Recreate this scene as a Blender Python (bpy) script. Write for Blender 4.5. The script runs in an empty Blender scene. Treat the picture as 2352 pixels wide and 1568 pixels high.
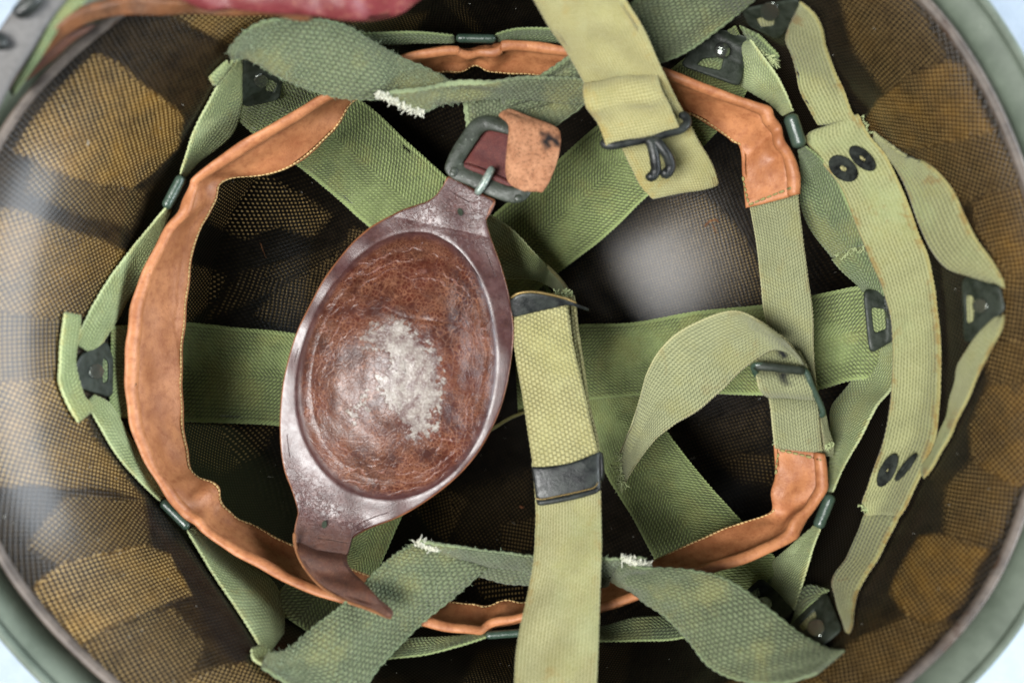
import bpy, math
import numpy as np
from mathutils import Vector

R = math.radians
rng = np.random.default_rng(7)
# ---------------------------------------------------------------- camera, light
# lengths below are centimetres (converted to metres when a mesh is linked);
# z = 0 is the plane of the helmet's rim, the crown hangs down to about -16.
H, W0 = 24.0, 24.5            # camera height over the rim plane, frame width there
CM = 0.01
S = bpy.context.scene
cam = bpy.data.cameras.new("camera")
cam.sensor_width = 36.0
cam.lens = 36.0 * H / W0
cam.clip_start = 0.01
cam.clip_end = 50
cam.dof.use_dof = True
cam.dof.focus_distance = (H + 6.6) * CM
cam.dof.aperture_fstop = 7.5
camo = bpy.data.objects.new("camera", cam)
camo.location = (0, 0, H * CM)
S.collection.objects.link(camo)
S.camera = camo

world = bpy.data.worlds.new("World")
S.world = world
world.use_nodes = True
world.node_tree.nodes["Background"].inputs[0].default_value = (.62, .78, 1.0, 1)
world.node_tree.nodes["Background"].inputs[1].default_value = 0.045
def window_light(name, loc, size, power, color):
    l = bpy.data.lights.new(name, 'AREA'); l.shape = 'RECTANGLE'; l.size, l.size_y = size
    l.energy = power; l.color = color
    o = bpy.data.objects.new(name, l); o.location = loc
    o.rotation_euler = Vector(loc).to_track_quat('Z', 'Y').to_euler()
    S.collection.objects.link(o)
# soft daylight: a large window high to the left, a second low one to the right
window_light("window_left", (-.70, -.34, 1.45), (.78, .78), 66, (1.0, .992, .975))
window_light("window_right", (1.7, .05, .46), (2.2, .9), 112, (.86, .93, 1.0))
S.view_settings.view_transform = 'Standard'
S.view_settings.look = 'None'
S.view_settings.gamma = 1
S.view_settings.exposure = -0.12
S.cycles.max_bounces = 6
S.cycles.glossy_bounces = 3

# ---------------------------------------------------------------- geometry helpers
def PX(x, y, z):
    s = W0 / 2352.0 * (H - z) / H
    return np.stack([(x - 1176.0) * s, (784.0 - y) * s, z + 0 * x], -1)

def toPX(P):
    s = W0 / 2352.0 * (H - P[..., 2]) / H
    return P[..., 0] / s + 1176.0, 784.0 - P[..., 1] / s

RIM = [(2110,0),(2183,94),(2234,175),(2284,269),(2318,353),(2345,433),(2384,600),(2396,780),(2384,960),(2352,1112),
       (2301,1263),(2251,1364),(2183,1448),(2099,1525),(2049,1568),(1760,1760),(1450,1872),(1150,1898),(850,1855),(560,1752),
       (285,1568),(202,1498),(151,1448),(74,1360),(0,1253),(-62,1080),(-92,860),(-85,660),(-50,470),(0,336),
       (50,262),(168,134),(296,37),(560,-130),(850,-250),(1180,-310),(1520,-285),(1830,-180)]
_rp = PX(np.array([p[0] for p in RIM], float), np.array([p[1] for p in RIM], float), np.zeros(len(RIM)))
_rt = np.arctan2(_rp[:, 1], _rp[:, 0]); _rr = np.hypot(_rp[:, 0], _rp[:, 1])
_o = np.argsort(_rt); _rt, _rr = _rt[_o], _rr[_o]
_th = np.linspace(-math.pi, math.pi, 721)
_rf = np.interp(_th, np.r_[_rt - 2 * math.pi, _rt, _rt + 2 * math.pi], np.r_[_rr, _rr, _rr])
_k = np.exp(-0.5 * (np.arange(-24, 25) / 9.0) ** 2); _k /= _k.sum()
_rf = np.convolve(np.r_[_rf[-25:-1], _rf, _rf[1:25]], _k, 'valid')
DEEP = 13.6
def prof_f(w): return (.88 * np.clip(1 - w ** 5.0, 0, 1) ** .5 + .12 * (1 - w) + .13 * np.exp(-w / .11)) / 1.13
_wt = 1 - np.linspace(1, 0, 1500) ** 2
_ft = prof_f(_wt)
def rimR(t): return np.interp(np.arctan2(np.sin(t), np.cos(t)), _th, _rf)
CROWN = (1.5, .6)          # the bowl leans: its crown lies off the middle of the rim
def inside(X, Y, z):
    w = np.clip(-z / DEEP, 0, 1)
    x, y = X - CROWN[0] * w, Y - CROWN[1] * w
    return np.hypot(x, y) < rimR(np.arctan2(y, x)) * prof_f(w)
def shell_z(X, Y):
    X, Y = np.asarray(X, float), np.asarray(Y, float)
    lo = np.full(np.broadcast(X, Y).shape, -DEEP); hi = np.zeros_like(lo)
    for _ in range(30):
        m = (lo + hi) / 2; k = inside(X, Y, m)
        hi = np.where(k, m, hi); lo = np.where(k, lo, m)
    return hi
def ray_shell(px, py):
    """height at which the line of sight through a plan point meets the shell"""
    lo = np.full(np.shape(px), -DEEP - .2); hi = np.full(np.shape(px), 0.)
    for _ in range(20):
        m = (lo + hi) / 2; Q = PX(px, py, m); k = inside(Q[..., 0], Q[..., 1], m)
        hi = np.where(k, m, hi); lo = np.where(k, lo, m)
    return hi
def zm(z): return np.interp(z, [-14.5, -11.5, -9, -7, -5, -3, 0, 5], [-13.6, -10.2, -7.4, -5.1, -3.6, -2.2, 0, 5])
def PM(x, y, z): return PX(x, y, zm(z))

def cr(P, step, closed=False):
    """centripetal-ish Catmull-Rom through control rows P (n,k); returns rows at about `step` cm"""
    P = np.asarray(P, float)
    n = len(P)
    if closed: Q = np.vstack([P[-1:], P, P[:2]])
    else: Q = np.vstack([2 * P[0] - P[1], P, 2 * P[-1] - P[-2]])
    d = np.linalg.norm(np.diff(Q, axis=0), axis=1) ** 0.5 + 1e-4
    out = []
    segs = n if closed else n - 1
    for i in range(segs):
        p0, p1, p2, p3 = Q[i:i + 4]
        t0 = 0; t1 = d[i]; t2 = t1 + d[i + 1]; t3 = t2 + d[i + 2]
        L = np.linalg.norm(p2[:3] - p1[:3]); L = max(L, np.linalg.norm(p2[-3:] - p1[-3:]))
        m = max(2, int(math.ceil(L / step)))
        t = (t1 + (t2 - t1) * np.arange(m) / m)[:, None]
        A1 = (t1 - t) / (t1 - t0) * p0 + (t - t0) / (t1 - t0) * p1
        A2 = (t2 - t) / (t2 - t1) * p1 + (t - t1) / (t2 - t1) * p2
        A3 = (t3 - t) / (t3 - t2) * p2 + (t - t2) / (t3 - t2) * p3
        B1 = (t2 - t) / (t2 - t0) * A1 + (t - t0) / (t2 - t0) * A2
        B2 = (t3 - t) / (t3 - t1) * A2 + (t - t1) / (t3 - t1) * A3
        out.append((t2 - t) / (t2 - t1) * B1 + (t - t1) / (t2 - t1) * B2)
    if not closed: out.append(P[-1:])
    return np.vstack(out)

def origin_of(o):
    v = Vector((0, 0, 0))
    while o is not None:
        v += o.location; o = o.parent
    return v

def link(name, verts_cm, faces, mat, parent=None, smooth=True, uv=None, uv2=None, attrs=None, kind=None, label=None):
    """faces: (n,4) or (n,3) int array or list of such; verts in cm, world space"""
    V = np.asarray(verts_cm, float) * CM
    if parent is not None: V = V - np.array(origin_of(parent))
    fl = faces if isinstance(faces, list) else [faces]
    fl = [np.asarray(f, np.int32) for f in fl if len(f)]
    me = bpy.data.meshes.new(name)
    me.vertices.add(len(V)); me.vertices.foreach_set("co", V.astype(np.float32).ravel())
    lv = np.concatenate([f.ravel() for f in fl])
    tot = np.concatenate([np.full(len(f), f.shape[1], np.int32) for f in fl])
    me.loops.add(len(lv)); me.loops.foreach_set("vertex_index", lv)
    me.polygons.add(len(tot))
    me.polygons.foreach_set("loop_start", np.r_[0, np.cumsum(tot)[:-1]].astype(np.int32))
    me.update(calc_edges=True)
    me.polygons.foreach_set("use_smooth", np.full(len(tot), bool(smooth)))
    for nm, U in (("UVMap", uv), ("Strip", uv2)):
        if U is not None:
            l = me.uv_layers.new(name=nm)
            U = np.asarray(U)
            l.data.foreach_set("uv", (U[lv] if len(U) == len(V) and len(U) != len(lv) else U).astype(np.float32).ravel())
    if attrs:
        for k, a in attrs.items():
            at = me.attributes.new(k, 'FLOAT', 'POINT'); at.data.foreach_set("value", np.asarray(a, np.float32))
    me.materials.append(mat)
    me.validate(clean_customdata=False)
    o = bpy.data.objects.new(name, me)
    S.collection.objects.link(o)
    if parent is not None: o.parent = parent
    if kind: o["kind"] = kind
    if label: o["label"] = label
    return o

def thing(name, label, cat, px, group=None):
    o = bpy.data.objects.new(name, None)
    S.collection.objects.link(o)
    p = PX(np.array(float(px[0])), np.array(float(px[1])), np.array(float(px[2])))
    o.location = Vector(p) * CM
    o.empty_display_size = 0.01
    o["label"] = label; o["category"] = cat
    if group: o["group"] = group
    return o

def poly_mask(x, y, poly, soft):
    """1 inside the polygon, 0 outside, `soft` px wide edge"""
    P = np.array(poly, float); Q = np.roll(P, -1, 0)
    ins = np.zeros(x.shape, bool); dm = np.full(x.shape, 1e9)
    for (x0, y0), (x1, y1) in zip(P, Q):
        c = ((y0 > y) != (y1 > y)) & (x < (x1 - x0) * (y - y0) / ((y1 - y0) + 1e-12) + x0)
        ins ^= c
        l2 = (x1 - x0) ** 2 + (y1 - y0) ** 2 + 1e-9
        t = np.clip(((x - x0) * (x1 - x0) + (y - y0) * (y1 - y0)) / l2, 0, 1)
        dm = np.minimum(dm, np.hypot(x - x0 - t * (x1 - x0), y - y0 - t * (y1 - y0)))
    sd = np.where(ins, dm, -dm)
    return np.clip(sd / soft * 0.5 + 0.5, 0, 1)

def wob(x, y, sc, seed, n=5):
    g = np.random.default_rng(seed); r = 0
    for i in range(n):
        a = g.uniform(0, 6.28); f = g.uniform(.5, 1.8) / sc
        r = r + np.sin((x * math.cos(a) + y * math.sin(a)) * f * 6.28 + g.uniform(0, 6.28))
    return r / n ** .5

def strap(name, rows, mat, parent, th=.11, ds=.09, nv=None, scal=.0, scp=.1, prof=None, closed=False, rough=.02,
          ends=True, clamp=.06, marks=None, planar=False, post=None, kind=None, label=None, bow=0, width=None, seed=None,
          fn=None, remap=True):
    """a length of webbing, leather or plate: rows are (xl,yl,zl, xr,yr,zr); x,y from the plan, z height in cm"""
    A = np.array(rows, float)
    pf = PM if remap else PX
    C = np.concatenate([pf(A[:, 0], A[:, 1], A[:, 2]), pf(A[:, 3], A[:, 4], A[:, 5])], 1)
    G = cr(C, ds, closed)
    L, Rr = G[:, :3], G[:, 3:]
    wid = np.linalg.norm(L - Rr, axis=1)
    wn_ = width or float(np.max(wid))
    if nv is None: nv = int(np.clip(wn_ / ds, 8, 60))
    t = np.linspace(0, 1, nv)
    t = np.unique(np.r_[t, .008, .03, .07, .93, .97, .992])
    nv = len(t)
    nu = len(G)
    mid = (L + Rr) / 2
    du = np.linalg.norm(np.diff(mid, axis=0), axis=1)
    if planar: du = np.linalg.norm(np.diff(L, axis=0), axis=1)
    u = np.r_[0, np.cumsum(du)]
    if scal:
        dirw = (Rr - L) / (wid[:, None] + 1e-6)
        k = scal * np.abs(np.sin(math.pi * u / scp))[:, None]
        L = L - dirw * k
        k2 = scal * np.abs(np.sin(math.pi * u / scp + .8))[:, None]
        Rr = Rr + dirw * k2
    M = L[:, None, :] * (1 - t)[None, :, None] + Rr[:, None, :] * t[None, :, None]
    def normals(M):
        if closed: dU = np.roll(M, -1, 0) - np.roll(M, 1, 0)
        else: dU = np.gradient(M, axis=0)
        dV = np.gradient(M, axis=1)
        N = np.cross(dU, dV)
        N /= np.linalg.norm(N, axis=2, keepdims=True) + 1e-9
        return N
    N = normals(M)
    if N[..., 2].mean() < 0: N = -N
    sd = seed if seed is not None else (abs(hash_(name)) + int(A[0, 0] * 7 + A[0, 1] * 13)) % 99991
    ts = t[None, :, None]
    if bow: M = M + N * bow * (1 - (2 * ts - 1) ** 2)
    if rough: M = M + N * (rough * wob(u[:, None], t[None, :] * wn_, 1.6, sd))[:, :, None]
    if prof is not None: M = M + N * prof(t)[None, :, None]
    if fn is not None: M = fn(M, N, u, t)
    if clamp is not None:
        qx, qy = toPX(M)
        zs = ray_shell(qx, qy) + clamp + th / 2
        d_ = M[..., 2] - zs; k_ = .32
        zn = zs + .5 * (d_ + np.sqrt(d_ * d_ + k_ * k_))
        M = np.where((d_ < 1.2)[..., None], PX(qx, qy, zn), M)
    N = normals(M)
    if N[..., 2].mean() < 0: N = -N
    hw = th / 2 * np.clip(1 - np.abs(2 * t - 1) ** (90 if planar else 10), 0, 1) ** .5
    hw = np.maximum(hw, th * .02)
    hh = np.repeat(hw[None, :], nu, 0)
    if planar: hh[:, t > .9] = th / 2
    if ends and not closed:
        for i, f in enumerate((.25, .75, .95)):
            hh[i] *= f; hh[-1 - i] *= f
    T = M + N * hh[..., None]; B = M - N * hh[..., None]
    idx = np.arange(nu * nv).reshape(nu, nv)
    if closed: idx = np.vstack([idx, idx[:1]])
    a, b, c, d = idx[:-1, :-1].ravel(), idx[1:, :-1].ravel(), idx[1:, 1:].ravel(), idx[:-1, 1:].ravel()
    off = nu * nv
    F = [np.stack([a, b, c, d], 1), np.stack([d + off, c + off, b + off, a + off], 1)]
    F.append(np.stack([idx[:-1, 0], idx[:-1, 0] + off, idx[1:, 0] + off, idx[1:, 0]], 1))
    if not planar:
        F.append(np.stack([idx[1:, -1], idx[1:, -1] + off, idx[:-1, -1] + off, idx[:-1, -1]], 1))
    if not closed:
        for e in (0, -1):
            q = idx[e]; f = np.stack([q[:-1], q[1:], q[1:] + off, q[:-1] + off], 1)
            F.append(f if e == 0 else f[:, ::-1])
    F = np.vstack(F)
    # orientation: make the top faces look along N
    v0, v1, v2 = M[0, 0], M[1, 0], M[1, 1]
    if np.dot(np.cross(v1 - v0, v2 - v1), N[0, 0]) < 0: F = F[:, ::-1]
    V = np.vstack([T.reshape(-1, 3), B.reshape(-1, 3)])
    if planar:
        uv = np.vstack([M[..., :2].reshape(-1, 2)] * 2)
    else:
        U, VV = np.meshgrid(u, (t - .5) * wn_, indexing='ij')
        uv = np.vstack([np.stack([U.ravel(), VV.ravel()], 1)] * 2)
    U2, T2 = np.meshgrid(u, t, indexing='ij')
    uv2 = np.vstack([np.stack([U2.ravel(), T2.ravel()], 1)] * 2)
    attrs = {}
    if marks:
        px, py = toPX(V)
        w = wob(px, py, 30, sd) * 4
        m = 0
        for pl in marks: m = np.maximum(m, poly_mask(px + w, py + w, pl, 7))
        attrs["mark"] = m
    if post: attrs.update(post(V))
    o = link(name, V, F, mat, parent, uv=uv, uv2=uv2, attrs=attrs, kind=kind, label=label)
    return o, T, N, u, t

def hash_(s):
    h = 0
    for c in s: h = (h * 31 + ord(c)) % 1000003
    return h

def tube_arrays(P, r, ns=8, closed=False, flat=1.0):
    P = np.asarray(P, float); n = len(P)
    T = (np.roll(P, -1, 0) - np.roll(P, 1, 0)) if closed else np.gradient(P, axis=0)
    T /= np.linalg.norm(T, axis=1, keepdims=True) + 1e-9
    up = np.array([0, 0, 1.0])
    X = np.cross(T, up); bad = np.linalg.norm(X, axis=1) < .15
    X[bad] = np.cross(T[bad], np.array([0, 1.0, 0.05]))
    X /= np.linalg.norm(X, axis=1, keepdims=True)
    Y = np.cross(X, T)
    a = np.arange(ns) / ns * 2 * math.pi
    rr = np.broadcast_to(np.asarray(r, float), (n,))
    V = P[:, None] + rr[:, None, None] * (X[:, None] * np.cos(a)[None, :, None] + Y[:, None] * np.sin(a)[None, :, None] * flat)
    idx = np.arange(n * ns).reshape(n, ns)
    if closed: idx = np.vstack([idx, idx[:1]])
    i2 = np.roll(idx, -1, 1)
    F = np.stack([idx[:-1].ravel(), i2[:-1].ravel(), i2[1:].ravel(), idx[1:].ravel()], 1)
    V = V.reshape(-1, 3)
    if not closed:
        V = np.vstack([V, P[0] - T[0] * 0, P[-1]])
        c0, c1 = n * ns, n * ns + 1
        e0 = np.stack([np.full(ns, c0), i2[0], idx[0]], 1); e1 = np.stack([np.full(ns, c1), idx[-1], i2[-1]], 1)
        return V, F, np.vstack([e0, e1])
    return V, F, None

def tube(name, pts, r, mat, parent, ns=10, closed=False, flat=1.0, step=.06, taper=True, label=None, smooth=True):
    A = np.array(pts, float)
    P = cr(PM(A[:, 0], A[:, 1], A[:, 2]), step, closed) if len(A) > 2 or closed else None
    if P is None:
        q = PM(A[:, 0], A[:, 1], A[:, 2]); k = np.linspace(0, 1, max(4, int(np.linalg.norm(q[1] - q[0]) / step)))[:, None]
        P = q[0] * (1 - k) + q[1] * k
    n = len(P)
    rr = np.full(n, float(r))
    if not closed and taper:
        rr[0] *= .55; rr[-1] *= .55; rr[1] *= .9; rr[-2] *= .9
    V, F, E = tube_arrays(P, rr, ns, closed, flat)
    d = np.linalg.norm(V[:, None, :][:1] - V[:1], axis=-1)
    uv = np.stack([np.arange(len(V)) / ns * step, (np.arange(len(V)) % ns) / ns], 1)
    return link(name, V, [F] + ([E] if E is not None else []), mat, parent, uv=uv, label=label, smooth=smooth)

def bundle(name, curves, r, mat, parent, ns=4, kind="stuff", label=None):
    """many short strands joined into one mesh"""
    VV, FF, EE, k = [], [], [], 0
    for c in curves:
        n = len(c); rr = np.full(n, r) * (rng.uniform(.7, 1.3)); rr[-1] *= .4
        V, F, E = tube_arrays(c, rr, ns)
        VV.append(V); FF.append(F + k); EE.append(E + k); k += len(V)
    V = np.vstack(VV)
    return link(name, V, [np.vstack(FF), np.vstack(EE)], mat, parent, uv=V[:, :2], kind=kind, label=label)

def stitches(name, T, tt, tv, i0, i1, mat, parent, pitch=.17, r=.025, skip=0):
    """thread stitches along the strip coordinate tv of a finished strap surface"""
    line = []
    for i in range(i0, i1):
        v = np.array([np.interp(tv, tt, T[i, :, k]) for k in range(3)])
        line.append(v)
    line = np.array(line); s = np.r_[0, np.cumsum(np.linalg.norm(np.diff(line, axis=0), axis=1))]
    cs = []; p = .05
    while p + pitch < s[-1]:
        q = p + np.array([0, .25, .5, .75, 1]) * pitch * .8
        P = np.stack([np.interp(q, s, line[:, k]) for k in range(3)], 1)
        P[:, 2] += np.array([-.01, .02, .028, .02, -.01])
        cs.append(P); p += pitch
    return bundle(name, cs, r, mat, parent, ns=5)

def fray(name, a, b, out, n, ln, mat, parent, r=.02, kn=True):
    """frayed thread ends between plan points a and b (x,y,z), sticking out towards `out` (px)"""
    A = PM(*[np.array(float(v)) for v in a]); B = PM(*[np.array(float(v)) for v in b])
    O = PM(np.array(float(a[0] + out[0])), np.array(float(a[1] + out[1])), np.array(float(a[2]))) - A
    O /= np.linalg.norm(O) + 1e-9
    cs = []
    for i in range(n):
        f = rng.uniform(0, 1); p = A * (1 - f) + B * f + rng.normal(0, .03, 3)
        d = O + rng.normal(0, .45, 3); d /= np.linalg.norm(d)
        l = ln * rng.uniform(.4, 1.2); c = rng.normal(0, .5, 3)
        k = np.linspace(0, 1, 7)[:, None]
        cs.append(p - O * .1 + d * k * l + c * k * k * l * .7 + rng.normal(0, .008, (7, 3)))
    return bundle(name, cs, r, mat, parent)

def fuzz(name, T, N, n, ln, mat, parent, r=.006):
    cs = []
    nu, nv = T.shape[:2]
    for _ in range(n):
        i, j = rng.integers(1, nu - 1), rng.integers(0, nv)
        p = T[i, j]; d = N[i, j] * .5 + rng.normal(0, .6, 3); l = ln * rng.uniform(.3, 1)
        c = rng.normal(0, .6, 3); k = np.linspace(0, 1, 5)[:, None]
        cs.append(p + d * k * l + c * k * k * l)
    return bundle(name, cs, r, mat, parent, ns=3)
# ---------------------------------------------------------------- materials
def lin(c):
    if isinstance(c, str): c = tuple(int(c[i:i + 2], 16) for i in (0, 2, 4))
    return tuple(((v / 255) / 12.92 if v / 255 <= .04045 else ((v / 255 + .055) / 1.055) ** 2.4) for v in c) + (1,)

class NT:
    def __init__(s, name):
        s.m = bpy.data.materials.new(name); s.m.use_nodes = True
        s.t = s.m.node_tree; s.b = s.t.nodes["Principled BSDF"]
    def n(s, ty, **kw):
        o = s.t.nodes.new(ty)
        for k, v in kw.items(): setattr(o, k, v)
        return o
    def put(s, sock, v):
        if isinstance(v, bpy.types.NodeSocket): s.t.links.new(v, sock)
        elif v is not None: sock.default_value = v
    def ma(s, op, a, b=None, c=None, clamp=False):
        o = s.n("ShaderNodeMath", operation=op); o.use_clamp = clamp
        s.put(o.inputs[0], a); s.put(o.inputs[1], b); s.put(o.inputs[2], c)
        return o.outputs[0]
    def mix(s, f, a, b, bt='MIX'):
        o = s.n("ShaderNodeMix", data_type='RGBA', blend_type=bt)
        s.put(o.inputs[0], f); s.put(o.inputs[6], a); s.put(o.inputs[7], b)
        return o.outputs[2]
    def noise(s, scale, detail=3, rough=.6, vec=None, dist=0):
        o = s.n("ShaderNodeTexNoise"); o.inputs["Scale"].default_value = scale
        o.inputs["Detail"].default_value = detail; o.inputs["Roughness"].default_value = rough
        o.inputs["Distortion"].default_value = dist
        s.put(o.inputs["Vector"], vec if vec is not None else s.obj())
        return o.outputs["Fac"]
    def obj(s):
        if not hasattr(s, "_o"):
            tc = s.n("ShaderNodeTexCoord"); vm = s.n("ShaderNodeVectorMath", operation='SCALE')
            s.t.links.new(tc.outputs["Object"], vm.inputs[0]); vm.inputs[3].default_value = 100.0
            s._o = vm.outputs[0]
        return s._o
    def uv(s, name="UVMap"):
        o = s.n("ShaderNodeUVMap", uv_map=name); x = s.n("ShaderNodeSeparateXYZ")
        s.t.links.new(o.outputs[0], x.inputs[0])
        return x.outputs[0], x.outputs[1], o.outputs[0]
    def ramp(s, f, lo, hi, a=0., b=1.):
        o = s.n("ShaderNodeMapRange"); o.clamp = True; o.interpolation_type = 'SMOOTHSTEP'
        s.put(o.inputs[0], f); o.inputs[1].default_value = lo; o.inputs[2].default_value = hi
        o.inputs[3].default_value = a; o.inputs[4].default_value = b
        return o.outputs[0]
    def attr(s, name):
        o = s.n("ShaderNodeAttribute", attribute_name=name); return o.outputs["Fac"]
    def sin(s, x, per, ph=0.0):
        return s.ma('SINE', s.ma('MULTIPLY_ADD', x, 2 * math.pi / per, ph))
    def bump(s, h, dist, strength=1.0):
        o = s.n("ShaderNodeBump"); o.inputs["Distance"].default_value = dist * CM; o.inputs["Strength"].default_value = strength
        s.put(o.inputs["Height"], h); s.put(s.b.inputs["Normal"], o.outputs[0]); return o
    def fin(s, col=None, rough=None, metal=0, spec=None, sheen=0, coat=0, coatr=.2):
        s.put(s.b.inputs["Base Color"], col); s.put(s.b.inputs["Roughness"], rough)
        s.b.inputs["Metallic"].default_value = metal
        if spec is not None: s.put(s.b.inputs["Specular IOR Level"], spec)
        s.b.inputs["Sheen Weight"].default_value = sheen
        s.b.inputs["Coat Weight"].default_value = coat; s.b.inputs["Coat Roughness"].default_value = coatr
        return s.m

def web(name, hi, lo, pat, p=.1, q=None, bump=.02, stain=0.0, stcol="7a5a22", mark=None, edge=None, fade=None, dirt=.25, gap=.8, edgew=.05):
    m = NT(name); u, v, _ = m.uv(); u2, t, _ = m.uv("Strip"); q = q or p
    jit = m.ma('ADD', m.ma('MULTIPLY', m.ma('SUBTRACT', m.noise(1.2, 2), .5), .10), m.ma('MULTIPLY', m.ma('SUBTRACT', m.noise(6, 2), .5), .035))
    uj = m.ma('ADD', u, jit); vj = m.ma('ADD', v, m.ma('MULTIPLY', jit, .5))
    if pat == 'pebble':
        row = m.ma('FLOOR', m.ma('DIVIDE', vj, q))
        sh = m.ma('MULTIPLY', m.ma('FLOORED_MODULO', row, 2.0), .5)
        a = m.ma('ABSOLUTE', m.ma('SINE', m.ma('MULTIPLY', m.ma('ADD', m.ma('DIVIDE', uj, p), sh), math.pi)))
        bb = m.ma('ABSOLUTE', m.ma('SINE', m.ma('MULTIPLY', m.ma('DIVIDE', vj, q), math.pi)))
        h = m.ma('MULTIPLY', m.ma('POWER', a, .8), m.ma('POWER', bb, .7))
        h = m.ma('MULTIPLY', h, m.ramp(m.noise(5, 3, .7), .2, .6, .6, 1.0))
    elif pat == 'plain':
        a = m.ma('ABSOLUTE', m.sin(uj, p * 2)); b = m.ma('ABSOLUTE', m.sin(vj, q * 2))
        h = m.ma('MULTIPLY', m.ma('POWER', a, .7), m.ma('POWER', b, .7))
    elif pat == 'herring':
        d = m.ma('ADD', uj, m.ma('MULTIPLY', m.ma('ABSOLUTE', v), .9))
        a = m.ma('MULTIPLY_ADD', m.sin(d, p), .5, .5)
        b = m.ma('MULTIPLY_ADD', m.sin(vj, q), .5, .5)
        h = m.ma('MULTIPLY', m.ma('POWER', a, .8), m.ma('MULTIPLY_ADD', b, .75, .25))
    elif pat == 'twill':
        d = m.ma('ADD', uj, m.ma('MULTIPLY', m.ma('ABSOLUTE', v), 1.6))
        a = m.ma('MULTIPLY_ADD', m.sin(d, p), .5, .5)
        b = m.ma('MULTIPLY_ADD', m.sin(vj, q), .5, .5)
        h = m.ma('ADD', m.ma('MULTIPLY', a, .45), m.ma('MULTIPLY', b, .55))
    else:   # rib along the length
        a = m.ma('MULTIPLY_ADD', m.sin(vj, p), .5, .5); b = m.ma('MULTIPLY_ADD', m.sin(m.ma('ADD', uj, m.ma('MULTIPLY', m.ma('FLOOR', m.ma('DIVIDE', vj, p)), q * .5)), q), .5, .5)
        h = m.ma('ADD', m.ma('MULTIPLY', a, .72), m.ma('MULTIPLY', b, .28))
    fine = m.noise(26, 3, .7)
    c = m.mix(m.ramp(h, .05, .75), lin(lo), lin(hi))  # gaps between threads painted darker: their shade is put into the colour
    c = m.mix(1 - gap, c, lin(hi))
    if fade is not None:
        c = m.mix(m.ramp(m.noise(.5, 3, .6), .45, .7, 0, .65), c, lin(fade))
    c = m.mix(m.ramp(m.noise(1.6, 5, .75), .38, .72, 0, min(1, dirt * 1.7)), c, m.mix(.5, c, lin(lo)))
    c = m.mix(m.ramp(m.noise(.6, 4, .65), .47, .68, 0, .6), c, m.mix(.5, c, lin("8a8446")))
    c = m.mix(m.ramp(fine, .35, .8, 0, .3), c, m.mix(.5, c, lin("e4e6c0")))
    ed = m.ramp(m.ma('ABSOLUTE', m.ma('SUBTRACT', t, .5)), .5 - edgew, .5 - edgew * .4)
    if edge: c = m.mix(m.ma('MULTIPLY', ed, .8), c, lin(edge))
    if stain:
        s1 = m.ramp(m.noise(1.1, 4, .65, dist=.5), .60, .72, 0, stain)
        s2 = m.ma('MULTIPLY', m.ramp(m.ma('ABSOLUTE', m.ma('SUBTRACT', t, .5)), .34, .46), m.ramp(m.noise(1.3, 4, .7), .50, .62, 0, min(1, stain)))
        c = m.mix(m.ma('MAXIMUM', s1, s2), c, lin(stcol))
    if mark: c = m.mix(m.ma('MULTIPLY', m.attr("mark"), m.ramp(m.noise(7, 3), .25, .5, .2, 1)), c, lin(mark))
    hh = m.ma('ADD', h, m.ma('MULTIPLY', m.noise(12, 3, .7), .5))
    m.bump(hh, bump * 1.25)
    return m.fin(c, .82, spec=.25, sheen=.12)

M = {}
M['susp'] = web('suspension_webbing', "87985c", "18210d", 'herring', .125, .125, .026, dirt=.3, edge="8f9f66", fade="8b9c62")
M['side'] = web('side_webbing', "97a46e", "3e4c2a", 'herring', .11, .11, .018, edge="b3bd8c", dirt=.2, fade="a3b082", stain=.25, stcol="9a8238")
M['side_lo'] = web('side_webbing_dark', "74865a", "202d18", 'herring', .12, .12, .022, edge="8a9a66")
M['yoke'] = web('yoke_webbing', "5f6b4c", "1d2415", 'pebble', .155, .11, .032, dirt=.3, edge="707f5c", stain=.15, stcol="6b6236", gap=.75)
M['yoke_in'] = web('yoke_webbing_dark', "59644a", "20281a", 'pebble', .14, .1, .026, dirt=.35, edge="85936e", gap=.75)
M['chin'] = web('chin_webbing', "a49e6e", "625c2e", 'pebble', .14, .105, .03, stain=.0, fade="a5a270", dirt=.3, gap=.75)
M['chin_up'] = web('chin_webbing_upper', "a59e6c", "6c683a", 'plain', .075, .075, .015, stain=.35, stcol="9a7c34", fade="9c9c72", dirt=.3)
M['chin_lo'] = web('chin_webbing_lower', "98946a", "625f34", 'rib', .085, .11, .018, stain=.4, stcol="86692f", fade="929669", dirt=.3)
M['neck'] = web('neck_webbing', "939468", "4e522d", 'rib', .11, .12, .016, stain=.55, stcol="7c5c2a", edge="938c58", fade="8e986a", dirt=.25, gap=.7)
M['strip'] = web('rear_webbing', "999c74", "384126", 'twill', .1, .09, .024, edge="b3b184", dirt=.2, mark="12161a", stain=.2, edgew=.035)
M['cord'] = web('cord', "77723a", "3c3a1c", 'pebble', .08, .08, .01)

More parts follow.
